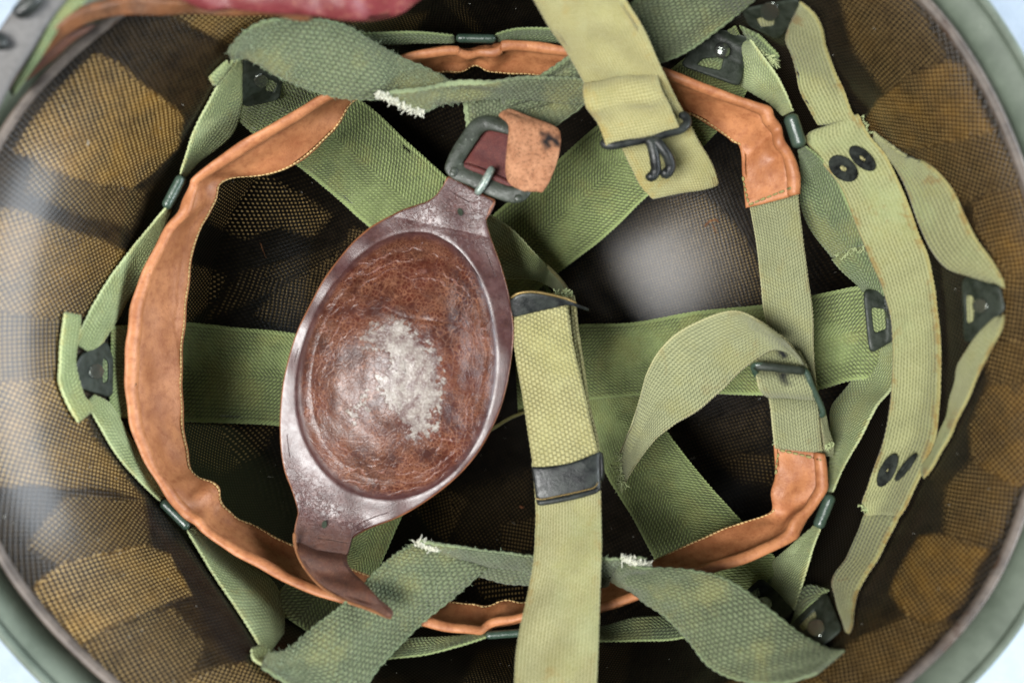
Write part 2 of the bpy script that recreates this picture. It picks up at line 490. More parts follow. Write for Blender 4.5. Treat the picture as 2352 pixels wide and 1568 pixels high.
def metal(name, col, rough, spec=.5, chips=None, m_=0.0, chipw=(.62, .7)):
    m = NT(name); c = m.mix(m.ramp(m.noise(2.5, 4, .7), .3, .7), lin(col), m.mix(.10, lin(col), lin("8a9488")))
    if chips: c = m.mix(m.ramp(m.noise(9, 5, .75), *chipw), c, lin(chips))
    r = m.ramp(m.noise(6, 4, .6), .3, .7, rough * .8, rough * 1.3)
    m.bump(m.noise(14, 4, .6), .010)
    return m.fin(c, r, m_, spec)
M['olive'] = metal('olive_enamel', "161d14", .5, .35)
M['clip'] = metal('green_clip', "2c4034", .3, .7)
M['buckle'] = metal('buckle_paint', "23291f", .45, .5, chips="6c7468", chipw=(.6, .7))
M['prong'] = metal('prong_metal', "7c8a82", .35, .7, chips="c0c4b8", m_=.3, chipw=(.5, .65))
M['black'] = metal('blackened_metal', "0e1012", .38, .4, chips="3c3e3c", chipw=(.68, .85))
M['brass'] = metal('worn_brass', "8d7645", .35, .6, m_=.6)
M['rivet'] = metal('rivet_metal', "8a8f88", .2, .9, m_=.9)
M['dull'] = metal('dull_metal', "5a5f58", .6, .4)
M['snap'] = metal('snap_metal', "8a9094", .35, .7, m_=.5)
M['ring'] = metal('black_ring', "070809", .8, .1, chips="101212", chipw=(.66, .8))

def leather_tan():
    m = NT('russet_leather'); u2, t, _ = m.uv("Strip")
    n1 = m.noise(.9, 5, .65); n2 = m.noise(5, 4, .7); n3 = m.noise(30, 3, .7)
    c = m.mix(m.ramp(n1, .3, .7), lin("945d3a"), lin("b87c52"))
    c = m.mix(m.ramp(n2, .42, .75, 0, .6), c, lin("7c4020"))
    c = m.mix(m.ramp(n3, .5, .8, 0, .15), c, lin("d9a880"))
    sp = m.ma('MULTIPLY', m.ramp(m.noise(4.5, 3, .6), .66, .72), m.ramp(m.ma('ABSOLUTE', m.ma('SUBTRACT', t, .17)), .05, .09, .8, .1))
    c = m.mix(sp, c, lin("3c2417"))
    v = m.n("ShaderNodeTexVoronoi", feature='DISTANCE_TO_EDGE'); v.inputs["Scale"].default_value = 11
    m.put(v.inputs["Vector"], m.obj())
    sm = m.ma('MULTIPLY', m.ramp(m.ma('ABSOLUTE', m.ma('SUBTRACT', t, .205)), .006, .014, 1, 0), m.ramp(m.noise(5, 3), .4, .6))
    c = m.mix(m.ma('MULTIPLY', sm, .6), c, lin("5a3018"))
    h = m.ma('ADD', m.ma('MULTIPLY', m.ramp(v.outputs[0], 0, .25), .2), m.ma('MULTIPLY', m.noise(1.8, 4, .55), 1.5))
    m.bump(h, .010)
    return m.fin(c, m.ramp(n2, .3, .7, .45, .58), spec=.4)
M['tan'] = leather_tan()

def leather_cup():
    m = NT('dark_leather'); e = m.attr("er"); worn = m.attr("worn"); neck = m.attr("neck")
    o = m.obj()
    warp = m.n("ShaderNodeTexNoise"); warp.inputs["Scale"].default_value = 2.2; warp.inputs["Detail"].default_value = 0
    m.put(warp.inputs["Vector"], o)
    vm = m.n("ShaderNodeVectorMath", operation='MULTIPLY_ADD'); m.put(vm.inputs[0], warp.outputs["Color"]); vm.inputs[1].default_value = (.14, .14, .1)
    m.put(vm.inputs[2], o)
    w = vm.outputs[0]
    def vor(sc, feat='DISTANCE_TO_EDGE'):
        v = m.n("ShaderNodeTexVoronoi", feature=feat); v.inputs["Scale"].default_value = sc; m.put(v.inputs["Vector"], w); return v
    v1 = vor(9).outputs[0]; v2 = vor(17).outputs[0]; v3 = vor(5).outputs[0]
    inner = m.ramp(e, .93, 1.0, 1, 0)
    big = m.noise(.8, 4, .65)
    base = m.mix(m.ramp(big, .3, .7), lin("34150c"), lin("4e2114"))
    rimc = m.mix(m.ramp(m.noise(2, 5, .7), .3, .7), lin("341c1b"), lin("452726"))
    c = m.mix(inner, rimc, base)
    cr1 = m.ma('MULTIPLY', m.ramp(v1, 0, .10, 1, 0), m.ramp(m.noise(1.6, 3), .34, .6))
    cr2 = m.ma('MULTIPLY', m.ramp(v2, 0, .16, 1, 0), m.ramp(m.noise(1.3, 3), .42, .62))
    cr3 = m.ma('MULTIPLY', m.ramp(v3, 0, .035, 1, 0), m.ramp(m.noise(2.4, 3), .40, .6))
    crk = m.ma('MAXIMUM', m.ma('MAXIMUM', cr1, m.ma('MULTIPLY', cr2, .7)), cr3)
    crk = m.ma('MULTIPLY', crk, m.ma('MULTIPLY_ADD', inner, .65, .12))
    c = m.mix(m.ma('MULTIPLY', crk, .75), c, lin("94684e"))
    # concentric stretch creases near the groove
    cre = m.ma('MULTIPLY_ADD', m.noise(.7, 3), .55, e)
    s = m.ma('MULTIPLY', m.ramp(m.sin(cre, .085), .55, 1), m.ma('MULTIPLY', m.ramp(e, .55, .8), inner))
    s = m.ma('MULTIPLY', s, m.ramp(m.noise(1.5, 4, .7), .42, .6))
    c = m.mix(m.ma('MULTIPLY', s, .4), c, lin("8a6054"))
    # worn patch: flaked finish, grey white
    cell = m.n("ShaderNodeSeparateColor"); m.put(cell.inputs[0], vor(7, 'F1').outputs["Color"])
    wj = m.ma('ADD', worn, m.ma('MULTIPLY', m.ma('SUBTRACT', cell.outputs[0], .5), .45))
    wm = m.ramp(m.ma('ADD', wj, m.ma('MULTIPLY', m.ma('SUBTRACT', m.noise(1.6, 7, .75), .5), 2.0)), .56, .68, 0, .85)
    vc = vor(8).outputs[0]
    wc = m.mix(m.ramp(m.noise(2.4, 6, .8), .36, .6), lin("574644"), lin("9c988e"))
    wc = m.mix(m.ramp(m.noise(16, 4, .8), .55, .65, 0, .35), wc, lin("d0cec4"))
    wc = m.mix(m.ma('MULTIPLY', m.ramp(vc, 0, .05, 1, 0), .7), wc, lin("4a3c34"))
    c = m.mix(wm, c, wc)
    halo = m.ma('MULTIPLY', m.ramp(m.ma('ADD', worn, m.ma('MULTIPLY', m.ma('SUBTRACT', m.noise(8, 5, .8), .5), 1.3)), .15, .8), .5)
    fl = m.ma('MULTIPLY', m.ramp(m.noise(20, 3, .6), .56, .66), halo)
    c = m.mix(fl, c, lin("cfc9c4"))
    c = m.mix(m.ma('MULTIPLY', halo, .3), c, lin("6c5250"))
    # cross wrinkles where the strap bends
    nk = m.ma('MULTIPLY', neck, m.ramp(m.noise(7, 4, .7, dist=1.0), .45, .62))
    c = m.mix(m.ma('MULTIPLY', nk, .4), c, lin("7a5650"))
    mt_ = m.attr("matte")
    c = m.mix(mt_, c, m.mix(m.ramp(m.noise(2, 5, .7), .3, .7), lin("3c211a"), lin("54301f")))
    edge = m.attr("rimedge")
    c = m.mix(edge, c, lin("8a5634"))
    h = m.ma('ADD', m.ma('MULTIPLY', m.ramp(v1, 0, .2), .15), m.ma('MULTIPLY', m.ramp(v3, 0, .1), .3))
    h = m.ma('MULTIPLY', h, m.ma('MULTIPLY_ADD', inner, .8, .15))
    h = m.ma('ADD', h, m.ma('MULTIPLY', m.noise(22, 4, .7), .4))
    h = m.ma('ADD', h, m.ma('MULTIPLY', s, 2.0))
    h = m.ma('ADD', h, m.ma('MULTIPLY', wm, 1.0))
    h = m.ma('SUBTRACT', h, m.ma('MULTIPLY', nk, 1.2))
    m.bump(h, .010)
    r = m.ramp(m.noise(4, 4, .7), .3, .7, .30, .42)
    r = m.ma('MULTIPLY_ADD', mt_, .3, r)
    return m.fin(c, r, spec=m.ma('MULTIPLY_ADD', inner, -.25, .75))
M['cup'] = leather_cup()

def leather_plain(name, a, b, rough, sc=2, dark=None, spec=.4, fleck=0):
    m = NT(name); c = m.mix(m.ramp(m.noise(sc, 5, .7), .3, .7), lin(a), lin(b))
    c = m.mix(m.ramp(m.noise(sc * 12, 3, .7), .5, .8, 0, .4), c, m.mix(.5, c, lin("e0b48c")))
    if fleck: c = m.mix(m.ramp(m.noise(sc * 5, 6, .8), .48, .62, 0, fleck), c, lin("5a3c2a"))
    if dark: c = m.mix(m.attr("mark"), c, lin(dark))
    m.bump(m.noise(sc * 10, 4, .75), .02)
    return m.fin(c, rough, spec=spec)
M['suede'] = leather_plain('raw_leather', "8f6044", "b08060", .85, 2.5, "1c1a1a", .2, .7)
M['wine'] = leather_plain('wine_leather', "4a1f22", "62302c", .5, 3)
M['red'] = leather_plain('red_leather', "5e1e22", "743034", .5, .6, spec=.6)
M['strapbrown'] = leather_plain('brown_strap', "4e3322", "73492c", .5, 1.2)
M['tail'] = leather_plain('dark_strap', "38201a", "4e2c1e", .62, 2.5, fleck=.5)
M['edgetan'] = leather_plain('leather_edge', "6e4426", "8c5e38", .8, 3, fleck=.5)
def flat(name, col, rough=.8, **k):
    m = NT(name); c = m.mix(m.ramp(m.noise(8, 4, .7), .3, .7), lin(col), m.mix(.3, lin(col), (0, 0, 0, 1))); return m.fin(c, rough, **k)
M['greystrap'] = flat('grey_strap', "62605e", .7)
M['thread_tan'] = flat('tan_thread', "c4a670")
M['thread_green'] = flat('green_thread', "96905a")
M['white_fray'] = flat('white_threads', "d2d2c0")
M['pale_fray'] = flat('pale_threads', "aab584")
M['fuzzg'] = flat('fibre_fuzz', "93a383")
M['dust'] = flat('dust', "c0bfb4")

def shell_mat():
    m = NT('laminated_shell'); u, v, _ = m.uv(); oc = m.attr("ochre"); dt = m.attr("dots"); br = m.attr("brownness")
    n = m.noise(.55, 5, .65); n2 = m.noise(2.5, 5, .7)
    j = m.ma('MULTIPLY', m.ma('SUBTRACT', m.noise(1.5, 2), .5), .06)
    uj = m.ma('ADD', u, j); vj = m.ma('ADD', v, j)
    w = m.ma('MULTIPLY', m.sin(uj, .155), m.sin(vj, .155))
    wd = m.ramp(w, .3, .85)
    black = m.mix(m.ramp(n2, .3, .7), (.0035, .0032, .003, 1), (.0095, .0075, .0055, 1))
    och = m.mix(m.ramp(n, .35, .65), lin("352306"), lin("6a4c1a"))
    och = m.mix(m.ramp(n2, .3, .75, 0, .5), och, lin("33210a"))
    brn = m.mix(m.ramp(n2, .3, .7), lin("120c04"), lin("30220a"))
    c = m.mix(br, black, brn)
    c = m.mix(oc, c, och)
    c = m.mix(m.ma('MULTIPLY', m.ramp(w, -.75, .1, 1, 0), m.ma('MINIMUM', m.ma('ADD', m.ma('MULTIPLY', oc, .72), m.ma('MULTIPLY', br, .6)), .75)), c, (.006, .0045, .003, 1))
    dd = m.ma('MULTIPLY', m.ma('MAXIMUM', dt, .04), m.ramp(m.noise(3, 4, .7), .25, .6, .45, 1))
    c = m.mix(m.ma('MULTIPLY', wd, dd), c, lin("cdad72"))
    m.bump(m.ma('ADD', m.ma('MULTIPLY', w, .9), m.ma('MULTIPLY', m.noise(.5, 2, .5), 3)), .008)
    return m.fin(c, m.ramp(n2, .3, .7, .3, .4), spec=.2, coat=.42, coatr=.25)
M['shell'] = shell_mat()
def rim_mat():
    m = NT('worn_edge'); c = m.mix(m.ramp(m.noise(1.3, 5, .7), .3, .7), lin("3a322c"), lin("62584f"))
    c = m.mix(m.ramp(m.noise(.7, 4, .7), .56, .66), c, lin("3c2c20")); return m.fin(c, .55)
M['edge'] = rim_mat()
def steel_mat():
    m = NT('olive_drab_paint'); c = m.mix(m.ramp(m.noise(.8, 4, .6), .3, .7), lin("4e584c"), lin("636d60"))
    c = m.mix(m.ramp(m.noise(7, 5, .8), .62, .72, 0, .4), c, lin("9aa292")); m.bump(m.noise(40, 3, .6), .01); return m.fin(c, .55, spec=.4)
M['steel'] = steel_mat()
def table_mat():
    m = NT('white_board'); c = m.mix(m.ramp(m.noise(1.5, 5, .7), .3, .7), (.33, .40, .48, 1), (.37, .44, .52, 1)); m.bump(m.noise(9, 5, .7), .02); return m.fin(c, .7)
M['table'] = table_mat()
# ---------------------------------------------------------------- background
t_n = 60
gx, gy = np.meshgrid(np.linspace(-90, 90, t_n), np.linspace(-90, 90, t_n), indexing='ij')
gi = np.arange(t_n * t_n).reshape(t_n, t_n)
link('tabletop', np.stack([gx.ravel(), gy.ravel(), np.full(gx.size, -16.2)], 1),
     np.stack([gi[:-1, :-1].ravel(), gi[1:, :-1].ravel(), gi[1:, 1:].ravel(), gi[:-1, 1:].ravel()], 1), M['table'], kind="structure")

# ---------------------------------------------------------------- helmet liner (laminated inner shell)
def revolve(prof_in, nth, name, mat, parent, **kw):
    """prof_in: list of (radius offset in cm or factor, z): callables evaluated per angle"""
    th = np.arange(nth) / nth * 2 * math.pi
    P = prof_in(th)                                  # (nth, k, 3)
    k = P.shape[1]; idx = np.arange(nth * k).reshape(nth, k); idx = np.vstack([idx, idx[:1]])
    F = np.stack([idx[:-1, :-1].ravel(), idx[:-1, 1:].ravel(), idx[1:, 1:].ravel(), idx[1:, :-1].ravel()], 1)
    return P, F

liner = thing('helmet_liner', 'dark brown glossy inner shell with ochre woven patches', 'helmet liner', (1176, 784, -14.3))
NTH, NPH = 1000, 330
th = np.arange(NTH) / NTH * 2 * math.pi
wl = 1 - np.linspace(0.004, 1, NPH) ** 1.6
f_r = prof_f(wl); f_z = -DEEP * wl
Rt = rimR(th)
X = Rt[:, None] * f_r[None] * np.cos(th)[:, None] + CROWN[0] * wl[None]; Y = Rt[:, None] * f_r[None] * np.sin(th)[:, None] + CROWN[1] * wl[None]
Z = np.repeat(f_z[None], NTH, 0)
V = np.stack([X, Y, Z], -1).reshape(-1, 3)
px, py = toPX(V)
wx = wob(px, py, 200, 3) * 2.5 + wob(px, py, 12, 8) * .6; wy = wob(px, py, 200, 4) * 2.5 + wob(px, py, 12, 9) * .6
qx, qy = px + wx, py + wy
# woven fabric pieces laid up in the resin; (outline, ochre strength, bare-dot strength, edge softness)
PATCH = [
 ([(-90,560),(120,640),(180,735),(150,862),(-90,900)], .5, .3, 12),
 ([(80,330),(240,420),(330,440),(300,520),(200,500),(60,440)], .28, .3, 14),
 ([(150,1135),(330,1150),(345,1250),(230,1262),(140,1300),(60,1250)], .42, .3, 12),
 ([(185,1480),(336,1403),(400,1395),(470,1480),(440,1552),(500,1700),(300,1650)], .4, .35, 10),
 ([(1920,-30),(2080,-30),(2180,138),(2099,168),(2030,215),(1960,120)], .22, .25, 12),
 ([(2020,345),(2133,340),(2284,302),(2345,425),(2270,440),(2220,470),(2120,420)], .38, .25, 10),
 ([(2285,600),(2420,640),(2400,870),(2275,890),(2250,760)], .42, .25, 10),
 ([(2225,1060),(2342,1120),(2300,1235),(2277,1263),(2160,1228),(2170,1120)], .36, .25, 12),
 ([(1940,1480),(2082,1416),(2133,1436),(2190,1425),(2060,1560),(1930,1590),(1870,1538)], .4, .25, 10),
 ([(700,30),(985,30),(940,90),(760,60)], .2, .3, 12),
 ([(215,120),(290,155),(335,200),(405,250),(422,272),(410,340),(350,392),(300,432),(240,425),(150,402),(30,345),(60,290),(120,220)], .95, .5, 7),
 ([(395,30),(660,30),(640,60),(560,105),(520,100),(440,60)], .55, .4, 10),
 ([(-60,470),(60,490),(130,515),(235,556),(335,600),(280,655),(215,705),(172,738),(90,728),(-90,690)], .9, .4, 9),
 ([(-90,880),(60,868),(150,862),(195,940),(215,1000),(290,1090),(330,1150),(268,1124),(200,1120),(-60,1112)], .85, .5, 9),
 ([(228,1265),(336,1250),(390,1273),(440,1364),(336,1403),(269,1433),(185,1480),(155,1450),(80,1364),(84,1335),(150,1290)], .98, .6, 5),
 ([(433,1552),(500,1528),(580,1520),(680,1532),(800,1568),(900,1700),(500,1700)], .75, .5, 7),
 ([(2015,228),(2099,168),(2183,138),(2217,158),(2240,210),(2270,285),(2288,302),(2200,328),(2133,340),(2010,346),(1985,285)], .75, .3, 7),
 ([(2235,470),(2270,440),(2360,425),(2420,640),(2330,648),(2290,600),(2240,530)], .7, .25, 10),
 ([(2270,886),(2400,870),(2420,1100),(2340,1122),(2230,1062),(2225,980)], .7, .25, 10),
 ([(2106,1233),(2166,1228),(2277,1263),(2250,1300),(2217,1381),(2166,1421),(2133,1436),(2082,1416),(2040,1364),(2059,1310)], .68, .25, 8),
 ([(1663,1568),(1760,1545),(1864,1538),(1930,1590),(1800,1700),(1600,1650)], .55, .25, 10),
 ([(490,470),(500,425),(605,403),(700,450),(760,500),(720,540),(640,520),(560,545),(485,510)], .0, .62, 14),
 ([(423,600),(521,635),(500,680),(430,745)], .0, .6, 8),
 ([(560,620),(640,600),(740,590),(632,668),(560,700),(470,735)], .05, .22, 14),
 ([(810,520),(850,530),(632,668),(584,725),(680,765),(740,660)], .05, .34, 8),
 ([(423,970),(640,977),(600,1040),(500,1085),(440,1065)], .0, .55, 20),
 ([(1285,640),(1470,470),(1560,445),(1620,450),(1690,520),(1740,600),(1755,700),(1340,745)], .0, .36, 16),
 ([(945,1160),(1020,1120),(1075,1150),(1050,1200),(1023,1240),(985,1210)], .1, .45, 8),
 ([(1030,1130),(1220,1080),(1225,1260),(1050,1250)], .0, .17, 30),
 ([(1070,1300),(1204,1347),(1204,1387),(1117,1375)], .0, .42, 8),
 ([(1040,1600),(1095,1500),(1190,1475),(1180,1600)], .0, .26, 16),
 ([(1370,1480),(1450,1480),(1430,1600),(1370,1600)], .0, .14, 16),
 ([(985,-30),(1080,70),(1110,75),(1040,-30)], .0, .2, 14),
 ([(1640,1040),(1780,1050),(1777,1110),(1700,1110)], .12, .18, 16),
 ([(1420,1000),(1760,930),(1770,1010),(1560,1130)], .0, .09, 30),
 ([(1150,1200),(1230,1190),(1225,1260),(1160,1270)], .05, .35, 10),
 ([(600,640),(640,600),(800,555),(700,640)], .0, .14, 16),
]
BROWN = [  # stops short of the straps; deep shade there is painted by the black base
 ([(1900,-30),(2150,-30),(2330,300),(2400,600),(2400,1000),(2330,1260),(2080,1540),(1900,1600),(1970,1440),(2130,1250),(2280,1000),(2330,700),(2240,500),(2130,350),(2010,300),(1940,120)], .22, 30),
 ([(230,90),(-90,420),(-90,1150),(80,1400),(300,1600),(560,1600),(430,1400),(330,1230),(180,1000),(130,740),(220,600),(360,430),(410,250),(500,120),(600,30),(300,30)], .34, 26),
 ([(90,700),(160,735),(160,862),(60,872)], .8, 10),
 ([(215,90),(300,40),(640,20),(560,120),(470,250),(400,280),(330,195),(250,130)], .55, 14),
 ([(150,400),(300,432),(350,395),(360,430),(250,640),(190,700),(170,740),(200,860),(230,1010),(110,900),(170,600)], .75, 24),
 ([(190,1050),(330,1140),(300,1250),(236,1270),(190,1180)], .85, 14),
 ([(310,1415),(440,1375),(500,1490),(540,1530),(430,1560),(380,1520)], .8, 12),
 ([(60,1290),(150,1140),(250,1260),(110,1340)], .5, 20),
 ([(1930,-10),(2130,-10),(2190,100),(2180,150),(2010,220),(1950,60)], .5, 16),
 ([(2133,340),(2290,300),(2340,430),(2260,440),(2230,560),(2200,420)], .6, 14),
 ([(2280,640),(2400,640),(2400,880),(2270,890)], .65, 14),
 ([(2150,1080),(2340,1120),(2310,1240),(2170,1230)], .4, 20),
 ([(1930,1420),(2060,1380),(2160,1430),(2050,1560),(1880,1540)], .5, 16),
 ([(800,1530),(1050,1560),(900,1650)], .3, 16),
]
och = np.zeros(len(V)); dots = np.zeros(len(V)); bro = np.zeros(len(V)); pid = np.zeros(len(V), int)
for i, (pl, a, b, sft) in enumerate(PATCH):
    m_ = poly_mask(qx, qy, pl, sft * .6)
    och = np.maximum(och, m_ * (a if a > .5 else a * .72) * np.clip(.82 + .22 * wob(px, py, 90, i) + .12 * wob(px, py, 25, i + 50), .25, 1.1)); dots = np.maximum(dots, m_ * min(1, b * 1.5)); pid[m_ > .5] = i + 1
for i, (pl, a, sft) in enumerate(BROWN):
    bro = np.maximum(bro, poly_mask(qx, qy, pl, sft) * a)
idx = np.arange(NTH * NPH).reshape(NTH, NPH); idx = np.vstack([idx, idx[:1]])
F = np.stack([idx[:-1, :-1].ravel(), idx[1:, :-1].ravel(), idx[1:, 1:].ravel(), idx[:-1, 1:].ravel()], 1)
# weave direction of every piece: planar over the crown, unrolled on the wall
arc = np.cumsum(np.r_[0, np.hypot(np.diff(f_r) * 12.5, np.diff(f_z))])
thv = np.repeat(th, NPH); arcv = np.tile(arc, NTH)
fu = thv[F].copy()
wrap = (fu.max(1) - fu.min(1)) > 3
fu[wrap] = np.where(fu[wrap] < 1, fu[wrap] + 2 * math.pi, fu[wrap])
wallU = fu * 12.2; wallV = arcv[F]
plU = V[F][..., 0]; plV = V[F][..., 1]
steep = (f_r[np.tile(np.arange(NPH), NTH)][F].mean(1) > .80)[:, None]
U_ = np.where(steep, wallU, plU); V_ = np.where(steep, wallV, plV)
fp = pid[F[:, 0]]
ang = np.array([0.35, .8, .2, 1.2, .5, .9, .15, .6, 1.0, .3, .7, .1, .9, 1.35, .25, .6, 1.1, .3, .8, .2, .5, .7, .6, .05, 1.1, .95, .1, .5, .55, .2, .75, 1.2, .3, .6, .8, .45, .95, .3, .4])[fp % 39][:, None]
UU = U_ * np.cos(ang) - V_ * np.sin(ang); VV_ = U_ * np.sin(ang) + V_ * np.cos(ang)
uvl = np.stack([UU, VV_], -1).reshape(-1, 2)
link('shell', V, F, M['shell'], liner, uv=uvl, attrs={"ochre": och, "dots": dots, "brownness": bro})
# rounded worn lip and the liner's outside
def ring_mesh(name, pr, mat, parent, nth=360, uvs=True):
    """pr: list of (radial offset cm, z, scale) relative to the rim curve, lofted all round"""
    t_ = np.arange(nth) / nth * 2 * math.pi; rr = rimR(t_)
    P = np.stack([np.stack([(rr * s + o) * np.cos(t_) + CROWN[0] * max(0, -z - .7) / DEEP, (rr * s + o) * np.sin(t_) + CROWN[1] * max(0, -z - .7) / DEEP, np.full(nth, z)], 1) for o, z, s in pr], 1)
    k = len(pr); ix = np.arange(nth * k).reshape(nth, k); ix = np.vstack([ix, ix[:1]])
    Fc = np.stack([ix[:-1, :-1].ravel(), ix[:-1, 1:].ravel(), ix[1:, 1:].ravel(), ix[1:, :-1].ravel()], 1)
    return link(name, P.reshape(-1, 3), Fc, mat, parent)
lip = [(0, -.02, 1)] + [(.13 - .13 * math.cos(a), .13 * math.sin(a) , 1) for a in np.linspace(.3, math.pi, 9)]
lip += [(.26, -.6, 1)]
ring_mesh('lip', lip, M['edge'], liner)
outp = [(.26, -.6, 1)]
for w_ in np.linspace(.06, .9999, 30):
    outp.append((.26 * (1 - w_), -(DEEP + .3) * w_, prof_f(w_)))
ring_mesh('outer_face', outp, M['black'], liner)

# ---------------------------------------------------------------- steel helmet around the liner
steel = thing('steel_helmet', 'olive drab steel helmet lying upside down, its rim running round the picture', 'helmet', (1176, 784, -16))
sp = []
for w_ in 1 - np.linspace(.0001, .9, 26) ** 1.5:
    sp.append((.42 * (1 - w_) + .05, -(DEEP + .6) * w_, prof_f(w_)))
sp += [(.46, -1.2, 1), (.52, -.5, 1), (.66, -.18, 1), (.95, .02, 1), (1.16, .1, 1)]
so = [(1.16, .1, 1), (1.20, .02, 1), (1.12, -.12, 1), (.8, -.5, 1), (.68, -1.2, 1)]
for w_ in (1 - np.linspace(.0001, .9, 26) ** 1.5)[::-1]:
    so.append((.62 * (1 - w_) + .06, -(DEEP + .8) * w_, prof_f(w_)))
ring_mesh('steel_bowl', sp + so[1:], M['steel'], steel)
bead = [(1.14 + .11 * math.cos(a), .12 + .11 * math.sin(a), 1) for a in np.linspace(math.pi, -math.pi, 13)]
ring_mesh('rolled_rim', bead, M['steel'], steel)
# ---------------------------------------------------------------- webbing suspension riveted in the liner
susp = thing('webbing_suspension', 'olive green herringbone webbing fanned across the helmet bottom from riveted plates', 'suspension', (1180, 850, -10.5))
def band(nm, rows, mt='susp', lb=None, **k):
    a = dict(th=.1, scal=.034, scp=.15, rough=.02, ds=.07); a.update(k)
    return strap(nm, rows, M[mt], susp, label=lb, **a)
band('crown_band', [(600,150,-6.8, 540,270,-7.4), (700,165,-7.8, 610,330,-8.0), (840,240,-9.0, 690,385,-9.0), (930,322,-9.9, 765,446,-9.9), (1022,405,-10.6, 850,522,-10.6), (1160,540,-11.3, 1010,650,-11.3), (1290,700,-11.5, 1120,820,-11.5)],
     lb="band running to the upper left behind the cup neck")
band('crown_band', [(255,750,-7.4, 250,955,-7.4), (330,745,-8.2, 330,962,-8.2), (420,741,-9.0, 420,967,-9.0), (550,754,-9.9, 540,971,-9.9), (660,764,-10.5, 645,977,-10.5), (850,800,-11.1, 840,1010,-11.1), (1060,820,-11.4, 1060,1030,-11.4)],
     lb="broad band running to the left plate")
band('crown_band', [(1690,60,-6.8, 1740,160,-6.8), (1580,130,-7.6, 1690,250,-7.6), (1490,205,-8.4, 1600,350,-8.4), (1375,287,-9.3, 1490,447,-9.3), (1260,388,-10.1, 1390,543,-10.1), (1145,484,-10.8, 1282,626,-10.8), (1050,570,-11.2, 1180,710,-11.2)],
     lb="band running to the upper right under the hooked strap", scp=.125)
band('crown_band', [(2020,655,-7.0, 2030,870,-7.0), (1960,660,-7.6, 1960,872,-7.6), (1860,681,-8.4, 1870,896,-8.4), (1750,701,-9.2, 1755,906,-9.2), (1600,716,-9.9, 1620,903,-9.9), (1450,742,-10.4, 1480,906,-10.4), (1335,746,-10.7, 1345,919,-10.7), (1180,760,-11, 1190,950,-11)],
     lb="broad band running to the right plate")
band('crown_band', [(1800,1300,-7.2, 1660,1440,-7.4), (1752,1250,-7.8, 1580,1392,-7.9), (1700,1193,-8.5, 1520,1310,-8.6), (1608,1090,-9.5, 1455,1190,-9.6), (1532,992,-10.3, 1392,1085,-10.3), (1470,905,-10.9, 1365,1000,-10.9), (1400,800,-11.2, 1300,880,-11.3)],
     lb="band running to the lower right")
band('crown_band', [(740,1470,-7.2, 615,1390,-7.2), (800,1390,-8.0, 690,1310,-8.0), (864,1311,-8.8, 780,1270,-8.8), (926,1178,-9.8, 806,1170,-9.8), (1000,1060,-10.8, 880,1010,-10.8)],
     lb="band running to the lower left behind the cup tail", mt='susp')
band('centre_flap', [(1085,470,-8.8, 1040,560,-8.9), (1128,495,-8.6, 1120,600,-8.9), (1180,530,-8.5, 1150,636,-8.9), (1232,585,-8.5, 1215,640,-8.9), (1264,618,-9.2, 1254,652,-9.6), (1292,648,-8.6, 1280,668,-8.9), (1316,678,-7.6, 1300,690,-7.8)],
     mt='side', lb="loose twisted end beside the cup")
tube('tie_cord', [(1228,586,-9.5), (1264,618,-9.0), (1290,646,-8.4), (1316,684,-7.3)], .06, M['cord'], susp)
tube('tie_cord', [(1080,1010,-10.9), (1130,985,-10.8), (1175,958,-10.7), (1240,935,-10.7)], .06, M['cord'], susp)

# side webbing that runs from plate to plate, seen nearly edge on
def side(rows, lb=None, mt='side', **k):
    a = dict(th=.1, scal=.036, scp=.14, ds=.07, rough=.01); a.update(k)
    return strap('side_webbing', rows, M[mt], susp, label=lb, **a)
side([(552,126,-5.4, 556,134,-5.6), (528,160,-5.4, 556,185,-6.2), (502,193,-5.4, 555,242,-6.8), (470,252,-5.4, 536,302,-6.9), (440,314,-5.4, 500,340,-6.6), (426,360,-5.4, 455,372,-6.2), (413,400,-5.4, 425,406,-5.9)])
side([(386,470,-5.4, 394,482,-5.8), (345,520,-5.4, 363,548,-5.9), (300,575,-5.4, 335,625,-6.1), (235,665,-5.6, 292,690,-6.4), (188,752,-5.8, 262,745,-6.9), (172,790,-6.0, 215,815,-7.0)])
side([(197,925,-6.1, 215,905,-7.0), (217,957,-6.0, 250,925,-6.9), (269,1044,-5.7, 292,994,-6.5), (322,1105,-5.5, 335,1065,-6.0), (369,1150,-5.4, 383,1140,-5.8)])
side([(430,1216,-5.4, 446,1207,-5.8), (487,1313,-5.4, 520,1262,-6.8), (540,1392,-5.4, 580,1300,-7.2), (584,1461,-5.4, 634,1345,-7.2), (601,1491,-5.5, 652,1410,-7.2), (612,1510,-5.6, 652,1455,-6.9)], mt='side')
side([(805,1542,-5.4, 850,1480,-6.0), (878,1515,-5.3, 932,1466,-5.9), (983,1501,-5.2, 1000,1463,-5.8), (1066,1478,-5.2, 1060,1460,-5.7), (1122,1460,-5.3, 1120,1449,-5.6)], mt='side_lo')
side([(1190,1463,-5.3, 1192,1448,-5.6), (1290,1473,-5.3, 1290,1446,-5.8), (1376,1471,-5.3, 1376,1440,-5.9), (1460,1470,-5.3, 1455,1420,-6.2), (1554,1466,-5.5, 1554,1412,-6.6), (1680,1440,-5.8, 1660,1390,-6.8)], mt='side_lo')
side([(720,66,-5.6, 740,100,-6.2), (831,76,-5.3, 848,103,-5.8), (949,74,-5.2, 949,99,-5.7), (1043,82,-5.3, 1045,97,-5.6)], mt='side_lo')
